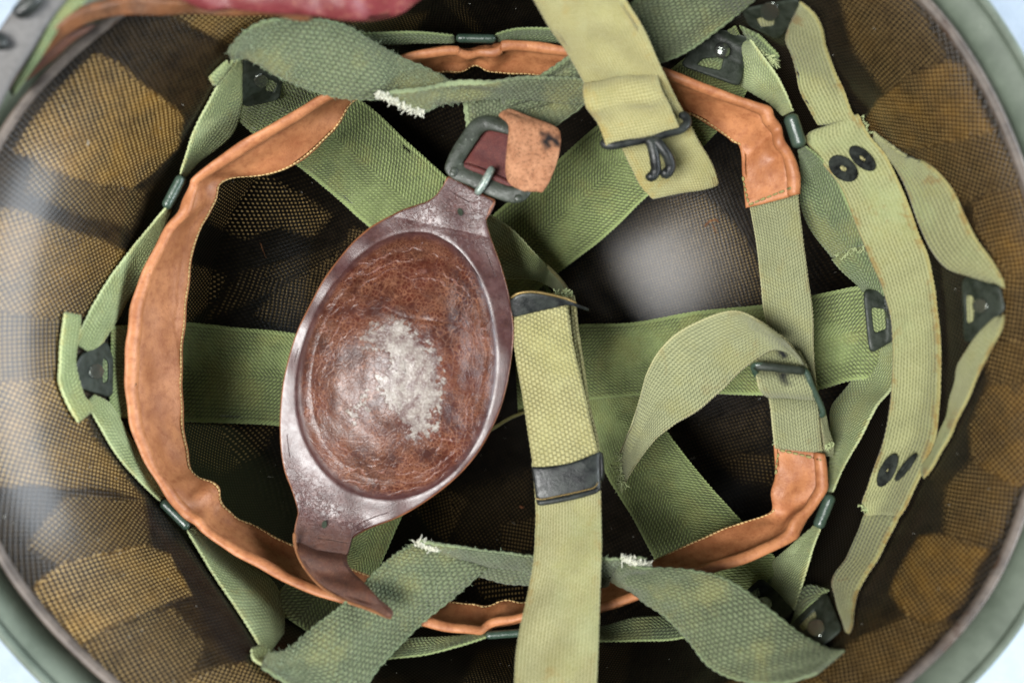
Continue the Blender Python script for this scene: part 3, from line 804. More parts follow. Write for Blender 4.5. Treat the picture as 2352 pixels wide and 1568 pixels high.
side([(1137,81,-5.3, 1140,93,-5.6), (1177,68,-5.2, 1180,92,-5.7), (1271,66,-5.2, 1278,96,-5.8), (1380,62,-5.4, 1390,110,-6.2), (1480,50,-5.8, 1500,110,-6.6)], mt='side_lo')
side([(1722,88,-5.8, 1705,100,-6.6), (1763,144,-5.5, 1694,185,-7.2), (1788,180,-5.4, 1725,212,-6.9), (1806,215,-5.3, 1768,238,-6.2), (1822,256,-5.3, 1798,266,-5.6)])
side([(1849,336,-5.3, 1834,343,-5.6), (1884,363,-5.4, 1840,400,-6.4), (1918,403,-5.5, 1838,460,-7.2), (1948,470,-5.6, 1860,522,-7.4), (1990,560,-5.8, 1912,592,-7.3)], mt='side_lo')
side([(1987,545,-6.0, 1910,595,-7.3), (2010,585,-6.1, 1930,618,-7.2), (2024,640,-6.3, 1965,650,-7.2), (2030,680,-6.5, 1985,672,-7.2)], mt='side_lo')
side([(2055,780,-6.5, 1996,812,-7.4), (2053,880,-6.3, 1958,872,-7.8), (2015,932,-6.0, 1913,930,-7.8), (1978,1003,-5.8, 1907,975,-7.3), (1952,1047,-5.7, 1910,1020,-6.6), (1925,1098,-5.6, 1901,1110,-6.0), (1912,1130,-5.5, 1899,1134,-5.7)], mt='side')
side([(1886,1207,-5.5, 1870,1206,-5.7), (1872,1245,-5.5, 1820,1250,-6.6), (1858,1290,-5.6, 1775,1290,-7.4), (1842,1345,-5.8, 1760,1328,-7.6), (1829,1390,-6.0, 1795,1370,-7.2), (1822,1400,-6.1, 1812,1392,-6.8)], mt='side')
band('webbing_end', [(150,716,-5.6, 184,722,-5.5), (142,760,-5.8, 180,765,-5.7), (137,850,-6.0, 172,835,-6.0), (140,890,-6.0, 190,905,-6.2), (160,935,-6.0, 205,925,-6.2), (181,970,-6.0, 212,945,-6.1)], mt='side', th=.14, rough=.03, lb="folded pale end behind the left plate")
band('webbing_end', [(480,178,-5.6, 520,140,-5.6), (492,195,-5.8, 530,150,-5.9), (505,180,-6, 540,128,-6)], mt='side', th=.12, lb="short folded end at the upper left")
band('webbing_end', [(578,1486,-5.6, 600,1480,-5.6), (582,1512,-5.6, 630,1500,-5.8), (610,1530,-5.7, 660,1512,-5.9)], mt='side', th=.14, lb="crumpled end at the lower left")
band('webbing_end', [(1740,80,-6, 1700,60,-6), (1770,110,-5.8, 1745,130,-6), (1790,130,-5.8, 1780,160,-6)], mt='side_lo', th=.14)
band('webbing_end', [(1815,1440,-6.2, 1830,1395,-6.2), (1850,1400,-6.0, 1855,1345,-6.2), (1880,1375,-6.0, 1905,1355,-6.1)], mt='side_lo', th=.14)
fray('frayed_threads', (1912,592,-7.1), (1988,566,-5.9), (-12,10), 26, 0.17, M['pale_fray'], susp)
fray('frayed_threads', (184,770,-5.6), (208,940,-6.0), (14,4), 46, 0.14, M['pale_fray'], susp)
fray('frayed_threads', (1760,120,-5.7), (1786,150,-5.7), (14,3), 24, 0.19, M['pale_fray'], susp)
tube('loose_thread', [(588,1455,-5.3), (600,1478,-5.0), (622,1468,-4.9), (640,1478,-4.9), (660,1495,-4.9), (652,1505,-4.9), (628,1482,-4.9), (606,1492,-5.0), (596,1515,-5.2)], .025, M['pale_fray'], susp, ns=6, taper=False)

def rivet_plate(poly, z, rv, window, parent, rr=16, wmat='side_lo', th=.09, lb=None, tilt=(0, 0)):
    rr = rr * 1.25
    """trapezoid plate with a window that shows the webbing behind it and a domed rivet"""
    P = np.array(poly, float); c = P.mean(0)
    def zz(x, y): return z + tilt[0] * (x - c[0]) / 100 + tilt[1] * (y - c[1]) / 100
    # rounded outline
    def rounded(Q, k=.16, n=5):
        out = []
        m = len(Q)
        for i in range(m):
            a, b, d = Q[i - 1], Q[i], Q[(i + 1) % m]
            p0 = b + (a - b) * k; p1 = b + (d - b) * k
            for s in np.linspace(0, 1, n): out.append((1 - s) ** 2 * p0 + 2 * s * (1 - s) * b + s * s * p1)
            for s in (.33, .66): out.append(p1 * (1 - s) + (d + (b - d) * k) * s)
        return np.array(out)
    O = rounded(P)
    if window is not None:
        I = rounded(np.array(window, float), .2)
        wc = np.array(window, float).mean(0)
        a0 = np.arctan2(*(O - wc).T[::-1]); a1 = np.arctan2(*(I - wc).T[::-1])
        o0 = np.argsort(a0); o1 = np.argsort(a1)
        ss = np.linspace(-math.pi, math.pi, 48, endpoint=False)
        def samp(ang_, Q, od):
            aa = ang_[od]; q = Q[od]; aa = np.r_[aa - 2 * math.pi, aa, aa + 2 * math.pi]; q = np.vstack([q, q, q])
            return np.stack([np.interp(ss, aa, q[:, 0]), np.interp(ss, aa, q[:, 1])], 1)
        Oq, Iq = samp(a0, O, o0), samp(a1, I, o1)
        rows = [(a[0], a[1], zz(*a), b[0], b[1], zz(*b)) for a, b in zip(Oq, Iq)]
    else:
        rows = [(a[0], a[1], zz(*a), c[0] + (a[0] - c[0]) * .02, c[1] + (a[1] - c[1]) * .02, zz(*c)) for a in O]
    pr = (lambda t: -.04 * np.exp(-(t / .12) ** 2))
    o = strap('rivet_plate', rows, M['olive'], parent, th=th, ds=.12, nv=8, closed=True, planar=window is None, rough=.006, prof=pr, clamp=.08, label=lb)[0]
    a = np.linspace(0, 2 * math.pi, 24, endpoint=False)
    rows = [(rv[0] + rr * math.cos(q), rv[1] - rr * math.sin(q), zz(*rv) + .25, rv[0] + .3 * math.cos(q), rv[1] - .3 * math.sin(q), zz(*rv) + .25) for q in a]
    strap('rivet', rows, M['rivet'], o, th=.05, ds=.08, nv=10, closed=True, planar=True, rough=0, prof=lambda t: .16 * (1 - (1 - t) ** 2) ** .5, clamp=.2)
    if window is not None:
        w = np.array(window, float); cc = w.mean(0); w = cc + (w - cc) * 1.25
        strap('webbing_insert', [(w[0][0], w[0][1], zz(*w[0]) - .05, w[1][0], w[1][1], zz(*w[1]) - .05), (w[3][0], w[3][1], zz(*w[3]) - .05, w[2][0], w[2][1], zz(*w[2]) - .05)], M[wmat], o, th=.06, ds=.07, rough=0, clamp=.05)
    return o
rivet_plate([(556,130),(648,182),(640,228),(553,246)], -6.7, (600,186), [(618,180),(636,192),(628,212),(610,205)], susp, rr=12)
rivet_plate([(162,856),(182,815),(244,782),(258,826),(256,914),(182,892)], -6.6, (222,853), [(235,822),(247,830),(247,875),(235,880)], susp, rr=13)
rivet_plate([(1704,1368),(1750,1326),(1826,1396),(1806,1428)], -6.9, (1755,1386), [(1722,1362),(1742,1348),(1746,1368),(1730,1378)], susp, rr=13)
rivet_plate([(1983,664),(2034,668),(2062,776),(1998,814)], -6.6, (2046,722), [(2000,706),(2032,710),(2036,754),(2008,765)], susp, rr=9, wmat='side')
rivet_plate([(1562,150),(1600,95),(1657,66),(1724,88),(1700,200),(1640,178)], -6.6, (1658,117), [(1617,135),(1662,132),(1655,162),(1600,150)], susp, rr=14)

# ---------------------------------------------------------------- leather sweatband
sw = thing('sweatband', 'russet tan leather sweatband, an oval ring joined by pale webbing at the right', 'sweatband', (1100, 784, -7.5))
swr = [
 (1841,446,-5.6, 1713,478,-6.6), (1842,400,-5.5, 1704,400,-6.7), (1834,362,-5.4, 1703,355,-6.8), (1812,325,-5.4, 1696,332,-6.8), (1803,296,-5.4, 1682,326,-6.9),
 (1786,262,-5.3, 1668,312,-7.0), (1774,240,-5.2, 1646,299,-7.0), (1700,212,-5.2, 1590,268,-7.0), (1629,185,-5.2, 1545,252,-7.0), (1560,155,-5.2, 1490,235,-7.0),
 (1420,118,-5.2, 1370,200,-7.0), (1305,97,-5.2, 1280,180,-7.0), (1220,86,-5.2, 1200,172,-7.0), (1150,84,-5.2, 1140,168,-7.0), (1133,98,-5.3, 1115,158,-7.0),
 (1090,106,-5.4, 1083,155,-6.9), (1055,94,-5.3, 1050,162,-6.8), (1040,92,-5.2, 1010,168,-6.9), (960,106,-5.2, 960,180,-7.0), (890,130,-5.2, 900,200,-7.0),
 (810,172,-5.2, 860,215,-7.0), (735,208,-5.1, 812,238,-7.1), (640,262,-5.1, 765,302,-7.1), (540,326,-5.1, 695,368,-7.1), (470,372,-5.1, 610,400,-7.0),
 (432,404,-5.2, 535,410,-6.9), (427,425,-5.3, 508,425,-6.7), (412,455,-5.3, 498,458,-6.7), (398,482,-5.2, 480,492,-6.8), (362,530,-5.1, 462,522,-7.0),
 (325,605,-5.0, 447,560,-7.1), (296,690,-5.0, 436,650,-7.2), (282,765,-5.0, 425,745,-7.2), (277,850,-5.0, 419,850,-7.2), (284,940,-5.0, 421,950,-7.2),
 (304,1020,-5.0, 432,1030,-7.2), (335,1090,-5.0, 444,1085,-7.1), (375,1148,-5.1, 480,1102,-6.9), (412,1185,-5.3, 504,1118,-6.8), (440,1212,-5.3, 512,1146,-6.8),
 (458,1232,-5.2, 540,1184,-6.9), (500,1262,-5.1, 590,1208,-7.1), (560,1298,-5.1, 650,1240,-7.1), (650,1345,-5.1, 730,1275,-7.1), (770,1391,-5.1, 830,1315,-7.1),
 (860,1420,-5.1, 925,1350,-7.1), (956,1443,-5.2, 1009,1380,-7.0), (1020,1457,-5.2, 1040,1382,-6.9), (1080,1463,-5.2, 1085,1388,-6.8), (1107,1463,-5.3, 1105,1390,-6.8),
 (1130,1448,-5.5, 1125,1386,-6.8), (1165,1440,-5.5, 1150,1380,-6.8), (1200,1435,-5.4, 1190,1380,-6.9), (1290,1430,-5.2, 1290,1365,-7.0), (1380,1417,-5.2, 1375,1345,-7.0),
 (1480,1383,-5.2, 1450,1312,-7.0), (1560,1354,-5.2, 1510,1284,-7.0), (1629,1330,-5.2, 1562,1256,-7.1), (1747,1287,-5.2, 1640,1224,-7.1), (1830,1245,-5.3, 1706,1200,-7.0),
 (1846,1222,-5.4, 1752,1186,-6.9), (1862,1196,-5.5, 1774,1170,-6.8), (1884,1162,-5.5, 1772,1130,-6.7), (1906,1124,-5.5, 1780,1098,-6.7), (1904,1080,-5.5, 1779,1062,-6.7), (1898,1041,-5.6, 1777,1019,-6.6)]
def roll(t):
    a = np.where(t < .205, .27 * np.sqrt(np.clip(1 - ((t - .09) / .118) ** 2, 0, 1)), 0) - .05 * np.exp(-((t - .215) / .012) ** 2)
    return a + .03 * np.sin(t * 7) - .02
def crumple(M_, N_, u, t):
    # puckers at the clips
    px_, py_ = toPX(M_)
    k = 0
    for cx, cy, r_ in ((455,460,55), (470,1150,60), (1090,125,60), (1760,330,70), (1840,1180,60), (1150,1410,60)):
        k = k + np.exp(-((px_ - cx) ** 2 + (py_ - cy) ** 2) / r_ ** 2)
    w = wob(px_, py_, 55, 11) * .09 * np.clip(k, 0, 1) + wob(px_, py_, 160, 12) * .03
    return M_ + N_ * w[..., None]
o_sw, Tsw, Nsw, usw, tsw = strap('leather_band', swr, M['tan'], sw, th=.13, ds=.07, nv=44, prof=roll, fn=crumple, rough=.015, width=2.9)
n_ = len(usw)
stitches('stitching', Tsw, tsw, .955, 30, n_ - 30, M['thread_tan'], sw, pitch=.12, r=.026)
def pstitch(pts, parent, mt='thread_green', pitch=.16, r=.033):
    A = np.array(pts, float); P = cr(PM(A[:, 0], A[:, 1], A[:, 2]), .04)
    # lie on the leather: take the height of the nearest band surface
    TT = Tsw.reshape(-1, 3)
    cs = []; s = np.r_[0, np.cumsum(np.linalg.norm(np.diff(P, axis=0), axis=1))]; p = 0
    while p + pitch < s[-1]:
        q = p + np.array([0, .25, .5, .75, 1]) * pitch * .75
        Q = np.stack([np.interp(q, s, P[:, k]) for k in range(3)], 1)
        for v in Q:
            i = np.argmin(np.hypot(TT[:, 0] - v[0], TT[:, 1] - v[1])); v[2] = TT[i, 2]
        Q[:, 2] += np.array([-.005, .03, .04, .03, -.005]); cs.append(Q); p += pitch
    bundle('stitching', cs, r, M[mt], parent, ns=5)
pstitch([(1716,400,-6),(1720,430,-6),(1726,466,-6)], sw)
pstitch([(1728,466,-6),(1770,450,-6),(1815,434,-6)], sw)
pstitch([(1792,1092,-6),(1794,1060,-6),(1797,1036,-6)], sw)
pstitch([(1800,1036,-6),(1840,1044,-6),(1885,1054,-6)], sw)
# enamelled wire clips that hold the band on the side webbing
def clip(a, b, r=.15):
    tube('band_clip', [(a[0], a[1], a[2]), (b[0], b[1], b[2])], r, M['clip'], sw, ns=14, flat=1.15, step=.05)
clip((419,405,-5.35), (381,478,-5.35)); clip((374,1150,-5.35), (436,1211,-5.35)); clip((1048,88,-5.25), (1139,90,-5.25), .12)
clip((1814,264,-5.2), (1838,338,-5.2), .2); clip((1909,1135,-5.4), (1878,1211,-5.4), .16); clip((1116,1458,-5.35), (1200,1452,-5.35), .11)
# rear webbing with its slide buckle and loose tail
def sstrip(rows, nm='rear_webbing', lb=None, **k):
    a = dict(th=.12, scal=.02, scp=.12, ds=.06, rough=.02, width=1.6); a.update(k)
    return strap(nm, rows, M['strip'], sw, label=lb, **a)
sstrip([(1718,440,-7.3, 1835,425,-6.5), (1724,480,-7.0, 1833,452,-6.3), (1738,560,-6.5, 1844,550,-6.0), (1747,640,-6.3, 1856,640,-5.9), (1756,720,-6.4, 1866,715,-6.0), (1780,790,-6.7, 1868,800,-6.2), (1800,850,-6.9, 1872,860,-6.3), (1820,940,-6.9, 1888,950,-6.5), (1850,1030,-6.8, 1908,1040,-6.5)], lb="rear webbing, single layer above the buckle")
INK = [[(1778,782),(1800,780),(1812,800),(1806,826),(1790,820)], [(1786,850),(1806,852),(1812,876),(1800,885),(1788,868)]]
o_, T_l, N_l, _, _ = sstrip([(1742,800,-5.7, 1836,806,-5.5), (1738,826,-5.5, 1852,836,-5.3), (1738,848,-5.45, 1860,858,-5.3)], nm='rear_webbing_fold', marks=INK, rough=.01)
sstrip([(1736,846,-5.6, 1852,850,-5.5), (1738,868,-5.1, 1862,872,-5.1), (1744,892,-5.15, 1872,898,-5.15), (1756,906,-5.5, 1876,914,-5.6), (1762,908,-5.9, 1876,916,-5.9)], nm='rear_webbing_fold', marks=INK, rough=.01, lb="fold of the rear webbing marked with black ink")
sstrip([(1766,912,-5.7, 1876,918,-5.7), (1770,940,-5.5, 1880,945,-5.5), (1775,985,-5.5, 1884,990,-5.5), (1781,1030,-5.6, 1890,1040,-5.6)], lb="short end sewn into the lower leather tab")
sstrip([(1876,925,-5.7, 1890,930,-5.9), (1884,970,-5.7, 1898,980,-5.9), (1890,1010,-5.7, 1914,1020,-5.8), (1892,1045,-5.8, 1912,1050,-5.9)], nm='webbing_end')
fray('frayed_threads', (1780,1010,-5.6), (1778,1018,-5.6), (-14,3), 12, 0.14, M['pale_fray'], sw)
fray('frayed_threads', (1896,1030,-5.6), (1912,1022,-5.6), (3,14), 18, 0.15, M['pale_fray'], sw)
# loose tail curling up from the buckle and over to the left
o_t, Tt_, Nt_, ut_, tt_ = sstrip([(1422,1040,-7.4, 1427,1126,-7.6), (1450,975,-7.0, 1462,1066,-7.3), (1468,920,-6.7, 1503,1012,-7.0), (1484,862,-6.3, 1548,975,-6.6), (1510,812,-5.9, 1598,945,-6.2), (1552,768,-5.5, 1652,900,-5.9), (1605,738,-5.2, 1698,855,-5.6), (1660,717,-4.9, 1738,824,-5.3), (1700,716,-4.7, 1772,804,-5.1), (1745,736,-4.6, 1800,806,-5.0), (1790,768,-4.7, 1822,818,-5.1), (1828,806,-4.9, 1840,832,-5.2), (1848,838,-5.2, 1852,848,-5.4)],
       nm='webbing_tail', lb="loose tail of the rear webbing arching to the left", width=1.75)
fray('frayed_threads', (1420,1040,-7.3), (1426,1122,-7.5), (-14,10), 50, 0.19, M['pale_fray'], sw)
fray('frayed_threads', (1424,1105,-7.4), (1430,1118,-7.4), (0,14), 26, 0.19, M['pale_fray'], sw)
bk = tube('slide_buckle', [(1730,842,-5.1), (1736,838,-4.95), (1790,842,-4.9), (1844,850,-4.95), (1853,856,-4.95), (1862,880,-5.05), (1878,915,-5.3), (1889,942,-5.5), (1888,952,-5.6), (1800,930,-5.9), (1772,912,-5.8), (1750,880,-5.5)], .085, M['clip'], sw, closed=True, ns=10)
tube('bar', [(1731,841,-5.0), (1760,842,-4.85), (1800,846,-4.82), (1848,852,-4.9)], .12, M['olive'], bk, ns=12, flat=.8)

# ---------------------------------------------------------------- neck strap (right)
nk = thing('neck_strap', 'pale khaki neck strap with black snap rings, bowed down the right side', 'strap', (2060, 760, -5.5))
def ns(rows, nm='webbing', lb=None, **k):
    a = dict(th=.13, scal=.02, scp=.15, ds=.08, rough=.03); a.update(k)
    return strap(nm, rows, M['neck'], nk, label=lb, **a)
ns([(2008,300,-5.0, 2052,345,-5.0), (2010,330,-5.2, 2099,364,-5.2), (2055,380,-5.3, 2146,388,-5.2), (2085,440,-5.3, 2184,430,-5.1), (2110,510,-5.4, 2212,488,-5.0), (2140,574,-5.4, 2240,545,-4.7), (2175,615,-5.4, 2278,598,-4.4), (2225,634,-5.4, 2304,640,-4.1), (2275,650,-5.3, 2308,662,-4.1)], nm='outer_loop')
ns([(2308,722,-4.1, 2290,728,-4.9), (2300,760,-4.1, 2234,786,-5.3), (2267,818,-4.3, 2203,833,-5.6), (2234,893,-4.6, 2188,893,-5.5), (2193,978,-4.9, 2172,965,-5.4), (2156,1047,-5.1, 2140,1040,-5.4), (2122,1098,-5.2, 2110,1080,-5.4)], nm='outer_loop', width=1.4)
ns([(1840,2,-5.2, 1834,22,-5.6), (1871,34,-5.0, 1812,62,-6.0), (1888,67,-4.9, 1804,90,-6.1), (1898,111,-4.9, 1818,124,-6.0), (1914,155,-4.9, 1828,165,-6.0), (1931,195,-4.9, 1838,210,-6.0), (1955,252,-4.9, 1860,252,-5.9), (1976,284,-4.9, 1880,288,-5.8)], nm='upper_arm')
o_nk, Tn_, Nn_, un_, tn_ = ns([(1970,262,-4.8, 1868,300,-5.7), (1995,309,-4.7, 1851,318,-5.7), (2030,350,-4.6, 1872,355,-5.6), (2052,392,-4.5, 1902,392,-5.5), (2079,453,-4.4, 1937,440,-5.4), (2105,524,-4.3, 1966,515,-5.3), (2133,595,-4.2, 2000,600,-5.2), (2148,675,-4.2, 2034,680,-5.1), (2157,762,-4.2, 2050,765,-5.1), (2160,860,-4.2, 2050,860,-5.1), (2156,944,-4.3, 2042,944,-5.2), (2146,1010,-4.4, 2029,1015,-5.3), (2130,1055,-4.5, 2013,1058,-5.4), (2100,1120,-4.7, 1995,1112,-5.5), (2077,1168,-4.8, 1981,1155,-5.6), (2062,1190,-4.9, 1990,1184,-5.7)], nm='snap_panel', rough=.05, width=1.7)
ns([(2068,1180,-5.0, 1988,1178,-5.9), (2042,1230,-5.0, 1968,1226,-6.0), (2012,1287,-5.0, 1944,1282,-6.1), (1972,1354,-5.2, 1911,1338,-6.2), (1964,1400,-5.4, 1920,1378,-6.2), (1958,1430,-5.6, 1932,1420,-6.2), (1948,1454,-5.8, 1940,1450,-6.2)], nm='lower_arm')
fray('frayed_threads', (1974,1158,-5.4), (1990,1172,-5.4), (-14,-4), 24, 0.17, M['pale_fray'], nk)
fray('frayed_threads', (1985,262,-4.7), (1998,305,-4.7), (6,-10), 20, 0.09, M['pale_fray'], nk)
def ringpts(cx, cy, a, b, ang, z, k=24, dz=(0, 0)):
    q = np.linspace(0, 2 * math.pi, k, endpoint=False); ca, sa = math.cos(R(ang)), math.sin(R(ang))
    x = cx + a * np.cos(q) * ca - b * np.sin(q) * sa; y = cy + a * np.cos(q) * sa + b * np.sin(q) * ca
    return x, y, z + dz[0] * (x - cx) / 100 + dz[1] * (y - cy) / 100
def snap(cx, cy, a, b, ang, hole, dz, parent=nk):
    TT = Tn_.reshape(-1, 3)
    X_, Y_ = toPX(TT)
    i = np.hypot(X_ - cx, Y_ - cy) < 45
    A_ = np.stack([X_[i] - cx, Y_[i] - cy, np.ones(i.sum())], 1); k_ = np.linalg.lstsq(A_, TT[i, 2], rcond=None)[0]
    def surf(x, y): return k_[0] * (x - cx) + k_[1] * (y - cy) + k_[2] + .03
    x0, y0, z0 = ringpts(cx, cy, a, b, ang, 0); x1, y1, z1 = ringpts(cx, cy, a * hole, b * hole, ang, 0)
    rows = [(p, q, surf(p, q) + .05, r_, s_, surf(r_, s_) + .05) for p, q, r_, s_ in zip(x0, y0, x1, y1)]
    o = strap('snap_ring', rows, M['ring'], parent, th=.08, ds=.1, nv=10, closed=True, rough=0, prof=lambda t: .025 * np.sin(t * math.pi), clamp=None, remap=False)[0]
    zc = surf(cx, cy)
    rows = [(p, q, zc + .0, cx, cy, zc + .0) for p, q in zip(*ringpts(cx, cy, a * hole * 1.1, b * hole * 1.1, ang, 0)[:2])]
    strap('snap_stud', rows, M['chin'], o, th=.04, ds=.1, nv=6, closed=True, planar=True, rough=0, prof=lambda t: .01 * t, clamp=None, remap=False)
snap(1937,387,38,25,38,.22,(0,0)); snap(1981,364,38,19,42,.22,(0,0)); snap(2039,1080,42,17,-62,.12,(0,0)); snap(2082,1073,40,8,-52,.12,(0,0))
def dome(nm, cx, cy, a, b, ang, z, mat, parent, hgt=.25):
    x, y, _ = ringpts(cx, cy, a, b, ang, 0)
    return strap(nm, [(p, q, z, cx, cy, z) for p, q in zip(x, y)], M[mat], parent, th=.05, ds=.08, nv=12, closed=True, planar=True, rough=0, prof=lambda t: hgt * (1 - (1 - t) ** 2) ** .5, clamp=None)
dome('snap_cap', 2016, 332, 34, 20, 42, -5.5, 'snap', nk); dome('snap_cap', 2120, 1100, 36, 18, -50, -5.6, 'snap', nk)
rivet_plate([(1704,20),(1836,-6),(1842,22),(1790,90),(1722,58)], -5.9, (1768,27), [(1737,42),(1782,34),(1776,60),(1748,62)], nk, rr=17, wmat='neck')
rivet_plate([(1816,1436),(1900,1356),(1936,1446),(1888,1486),(1842,1480)], -6.0, (1874,1441), [(1834,1436),(1872,1400),(1876,1420),(1848,1450)], nk, rr=16, wmat='neck')
rivet_plate([(2212,632),(2300,656),(2312,712),(2218,796)], -4.6, (2250,702), [(2220,676),(2238,682),(2238,736),(2222,744)], nk, rr=13, wmat='neck')
# ---------------------------------------------------------------- dark green A-yokes
y1 = thing('yoke_strap', 'coarse dark green yoke webbing crossing the top, behind the hooked khaki strap', 'strap', (900, 150, -3.5), group='rough green yoke straps')
def yk(rows, parent, nm='webbing', mt='yoke', **k):
    a = dict(th=.2, scal=.04, scp=.24, ds=.08, rough=.05); a.update(k)
    return strap(nm, rows, M[mt], parent, **a)
# the cup strap end hanging under the fold, down to the buckle
yk([(1062,222,-5.2, 1350,212,-5.4), (1068,255,-5.3, 1342,240,-5.5), (1072,285,-5.3, 1305,268,-5.6), (1078,325,-5.4, 1265,300,-5.7), (1100,360,-5.5, 1240,330,-5.8)], y1, nm='hanging_end', mt='yoke_in')
# right leg, behind the khaki strap and off the top
yk([(1150,228,-5.0, 1170,262,-5.4), (1240,176,-4.8, 1300,232,-5.4), (1320,118,-4.6, 1400,180,-5.2), (1400,50,-4.2, 1560,128,-5.0), (1480,-20,-3.8, 1650,68,-4.7), (1560,-90,-3.4, 1740,-5,-4.3), (1640,-170,-3, 1830,-80,-4)], y1, nm='right_leg', mt='yoke')
o_, Ty1, Ny1, _, _ = yk([(522,120,-2.6, 530,128,-2.8), (545,88,-2.5, 570,132,-2.9), (605,50,-2.5, 640,174,-3.3), (705,44,-2.7, 705,204,-3.7), (781,55,-3.0, 780,224,-4.0), (840,86,-3.4, 850,228,-4.2), (900,122,-4.1, 915,224,-4.9), (983,160,-4.5, 980,214,-5.1), (1048,194,-4.9, 1045,206,-5.2)], y1, nm='left_leg', bow=.15)
o_, Ty2, Ny2, _, _ = yk([(866,218,-3.7, 966,262,-4.2), (900,212,-3.7, 985,254,-4.3), (983,203,-3.8, 1020,238,-4.5), (1083,188,-4.2, 1090,226,-4.9), (1150,182,-4.2, 1150,224,-4.9), (1218,177,-4.3, 1200,226,-5.0), (1335,183,-4.5, 1340,238,-5.2), (1390,190,-4.8, 1390,240,-5.3)], y1, nm='folded_end', mt='yoke_in', width=1.0)
fray('frayed_threads', (866,218,-3.65), (966,262,-4.1), (-7,10), 340, .15, M['white_fray'], y1, r=.02)
y2 = thing('yoke_strap', 'coarse dark green yoke webbing along the bottom, behind the clamped khaki strap', 'strap', (900, 1400, -4.6), group='rough green yoke straps')
yk([(1420,1290,-4.7, 1400,1330,-5.2), (1500,1302,-4.4, 1470,1372,-4.8), (1600,1310,-4.0, 1530,1418,-4.2), (1680,1335,-3.6, 1585,1475,-3.6), (1760,1392,-3.1, 1630,1530,-3.1), (1840,1455,-2.5, 1700,1562,-2.6), (1905,1490,-2.0, 1790,1570,-2.2), (1940,1495,-1.8, 1880,1545,-1.9)], y2, nm='right_leg', bow=.12)
o_, Ty3, Ny3, _, _ = yk([(610,1500,-2.8, 600,1530,-2.9), (660,1490,-3.0, 690,1585,-2.8), (720,1440,-3.4, 800,1610,-3.0), (790,1385,-3.9, 880,1520,-3.8), (860,1315,-4.6, 970,1430,-4.8), (905,1275,-4.8, 1045,1370,-4.9), (955,1243,-4.9, 1120,1300,-5.0)], y2, nm='left_leg', bow=.08)
o_, Ty4, Ny4, _, _ = yk([(960,1238,-4.6, 962,1262,-4.9), (1050,1254,-4.5, 1050,1284,-4.9), (1150,1268,-4.5, 1140,1298,-4.9), (1240,1278,-4.5, 1235,1315,-4.9), (1340,1282,-4.5, 1340,1325,-5.0), (1420,1278,-4.6, 1420,1322,-5.0), (1486,1282,-4.7, 1486,1312,-5.0)], y2, nm='folded_end', mt='yoke_in', th=.16, width=.9)
yk([(1100,1290,-5.1, 1080,1310,-5.4), (1200,1300,-5.2, 1180,1340,-5.6), (1300,1320,-5.3, 1300,1350,-5.6), (1400,1320,-5.3, 1400,1345,-5.6)], y2, nm='under_fold', mt='yoke_in')
fray('frayed_threads', (960,1240,-4.6), (1005,1256,-4.6), (0,-8), 240, .12, M['white_fray'], y2, r=.018)
fray('frayed_threads', (1432,1278,-4.5), (1494,1300,-4.6), (8,-6), 300, .14, M['white_fray'], y2, r=.02)
fuzz('fibre_fuzz', Ty1, Ny1, 800, .08, M['fuzzg'], y1); fuzz('fibre_fuzz', Ty3, Ny3, 800, .08, M['fuzzg'], y2); fuzz('fibre_fuzz', Ty2, Ny2, 350, .07, M['fuzzg'], y1); fuzz('fibre_fuzz', Ty4, Ny4, 350, .07, M['fuzzg'], y2)

# ---------------------------------------------------------------- leather chin cup
cup = thing('chin_cup', 'dark brown leather chin cup with a scuffed oval pad and green buckle', 'chin cup', (915, 850, -6.5))
OUT = [(1030,405),(1018,425),(1003,446),(985,460),(955,471),(925,481),(888,500),(852,521),(812,555),(775,598),(742,645),(712,700),(685,755),(666,810),(652,870),(645,930),(643,985),(646,1040),(655,1085),(668,1118),(678,1150),(684,1178),(680,1198),(676,1222),(677,1246),
       (700,1262),(745,1270),(797,1276),(798,1252),(812,1234),(835,1220),(862,1208),(905,1192),(955,1166),(1005,1132),(1055,1090),(1098,1040),(1130,985),(1153,930),(1168,870),(1177,810),(1180,755),(1174,700),(1163,650),(1148,600),(1133,560),(1123,530),(1118,502),(1126,480),(1138,461),
       (1110,446),(1070,424)]
CC = (912., 850.)
EC = np.array([918., 838.]); EA = 308.; EB = 222.; ED = np.array([.215, -.977])      # groove ellipse
def cup_e(x, y):
    dx, dy = x - EC[0], y - EC[1]; a = dx * ED[0] + dy * ED[1]; b = dx * ED[1] - dy * ED[0]
    # slightly egg shaped: narrower at the upper end
    b = b / (1 - .10 * a / EA)
    return np.hypot(a / EA, b / EB)
def cup_z(x, y):
    dx, dy = x - EC[0], y - EC[1]; a = dx * ED[0] + dy * ED[1]; b = dx * ED[1] - dy * ED[0]
    base = -5.62 - .55 * (np.abs(a) / 400) ** 2 - .04 * (b / 250) ** 2 + np.where(a < -330, .8 * (np.clip(-a - 330, 0, None) / 120) ** 2, 0) + np.where(a > 330, .55 * ((a - 330) / 120), 0)
    e = cup_e(x, y)
    dome_ = 1.0 * np.clip(1 - np.clip(e, 0, 1.02) ** 2.0, 0, 1) ** 1.25
    groove = -.045 * np.exp(-((e - 1.0) / .016) ** 2)
    ridge = .02 * np.exp(-((e - .90) / .035) ** 2) - .012 * np.exp(-((e - .855) / .02) ** 2)
    lump = wob(x, y, 170, 5) * .035 + wob(x, y, 60, 6) * .010 * (e < 1)
    # diagonal wrinkle across the pad
    wr = -(y - (700 + (x - 880) * .38 + 12 * np.sin((x - 850) / 40))) 
    wrk = -.05 * np.exp(-(wr / 6) ** 2) * np.clip(1 - np.abs(x - 990) / 130, 0, 1)
    return base + dome_ + groove + ridge + lump + wrk
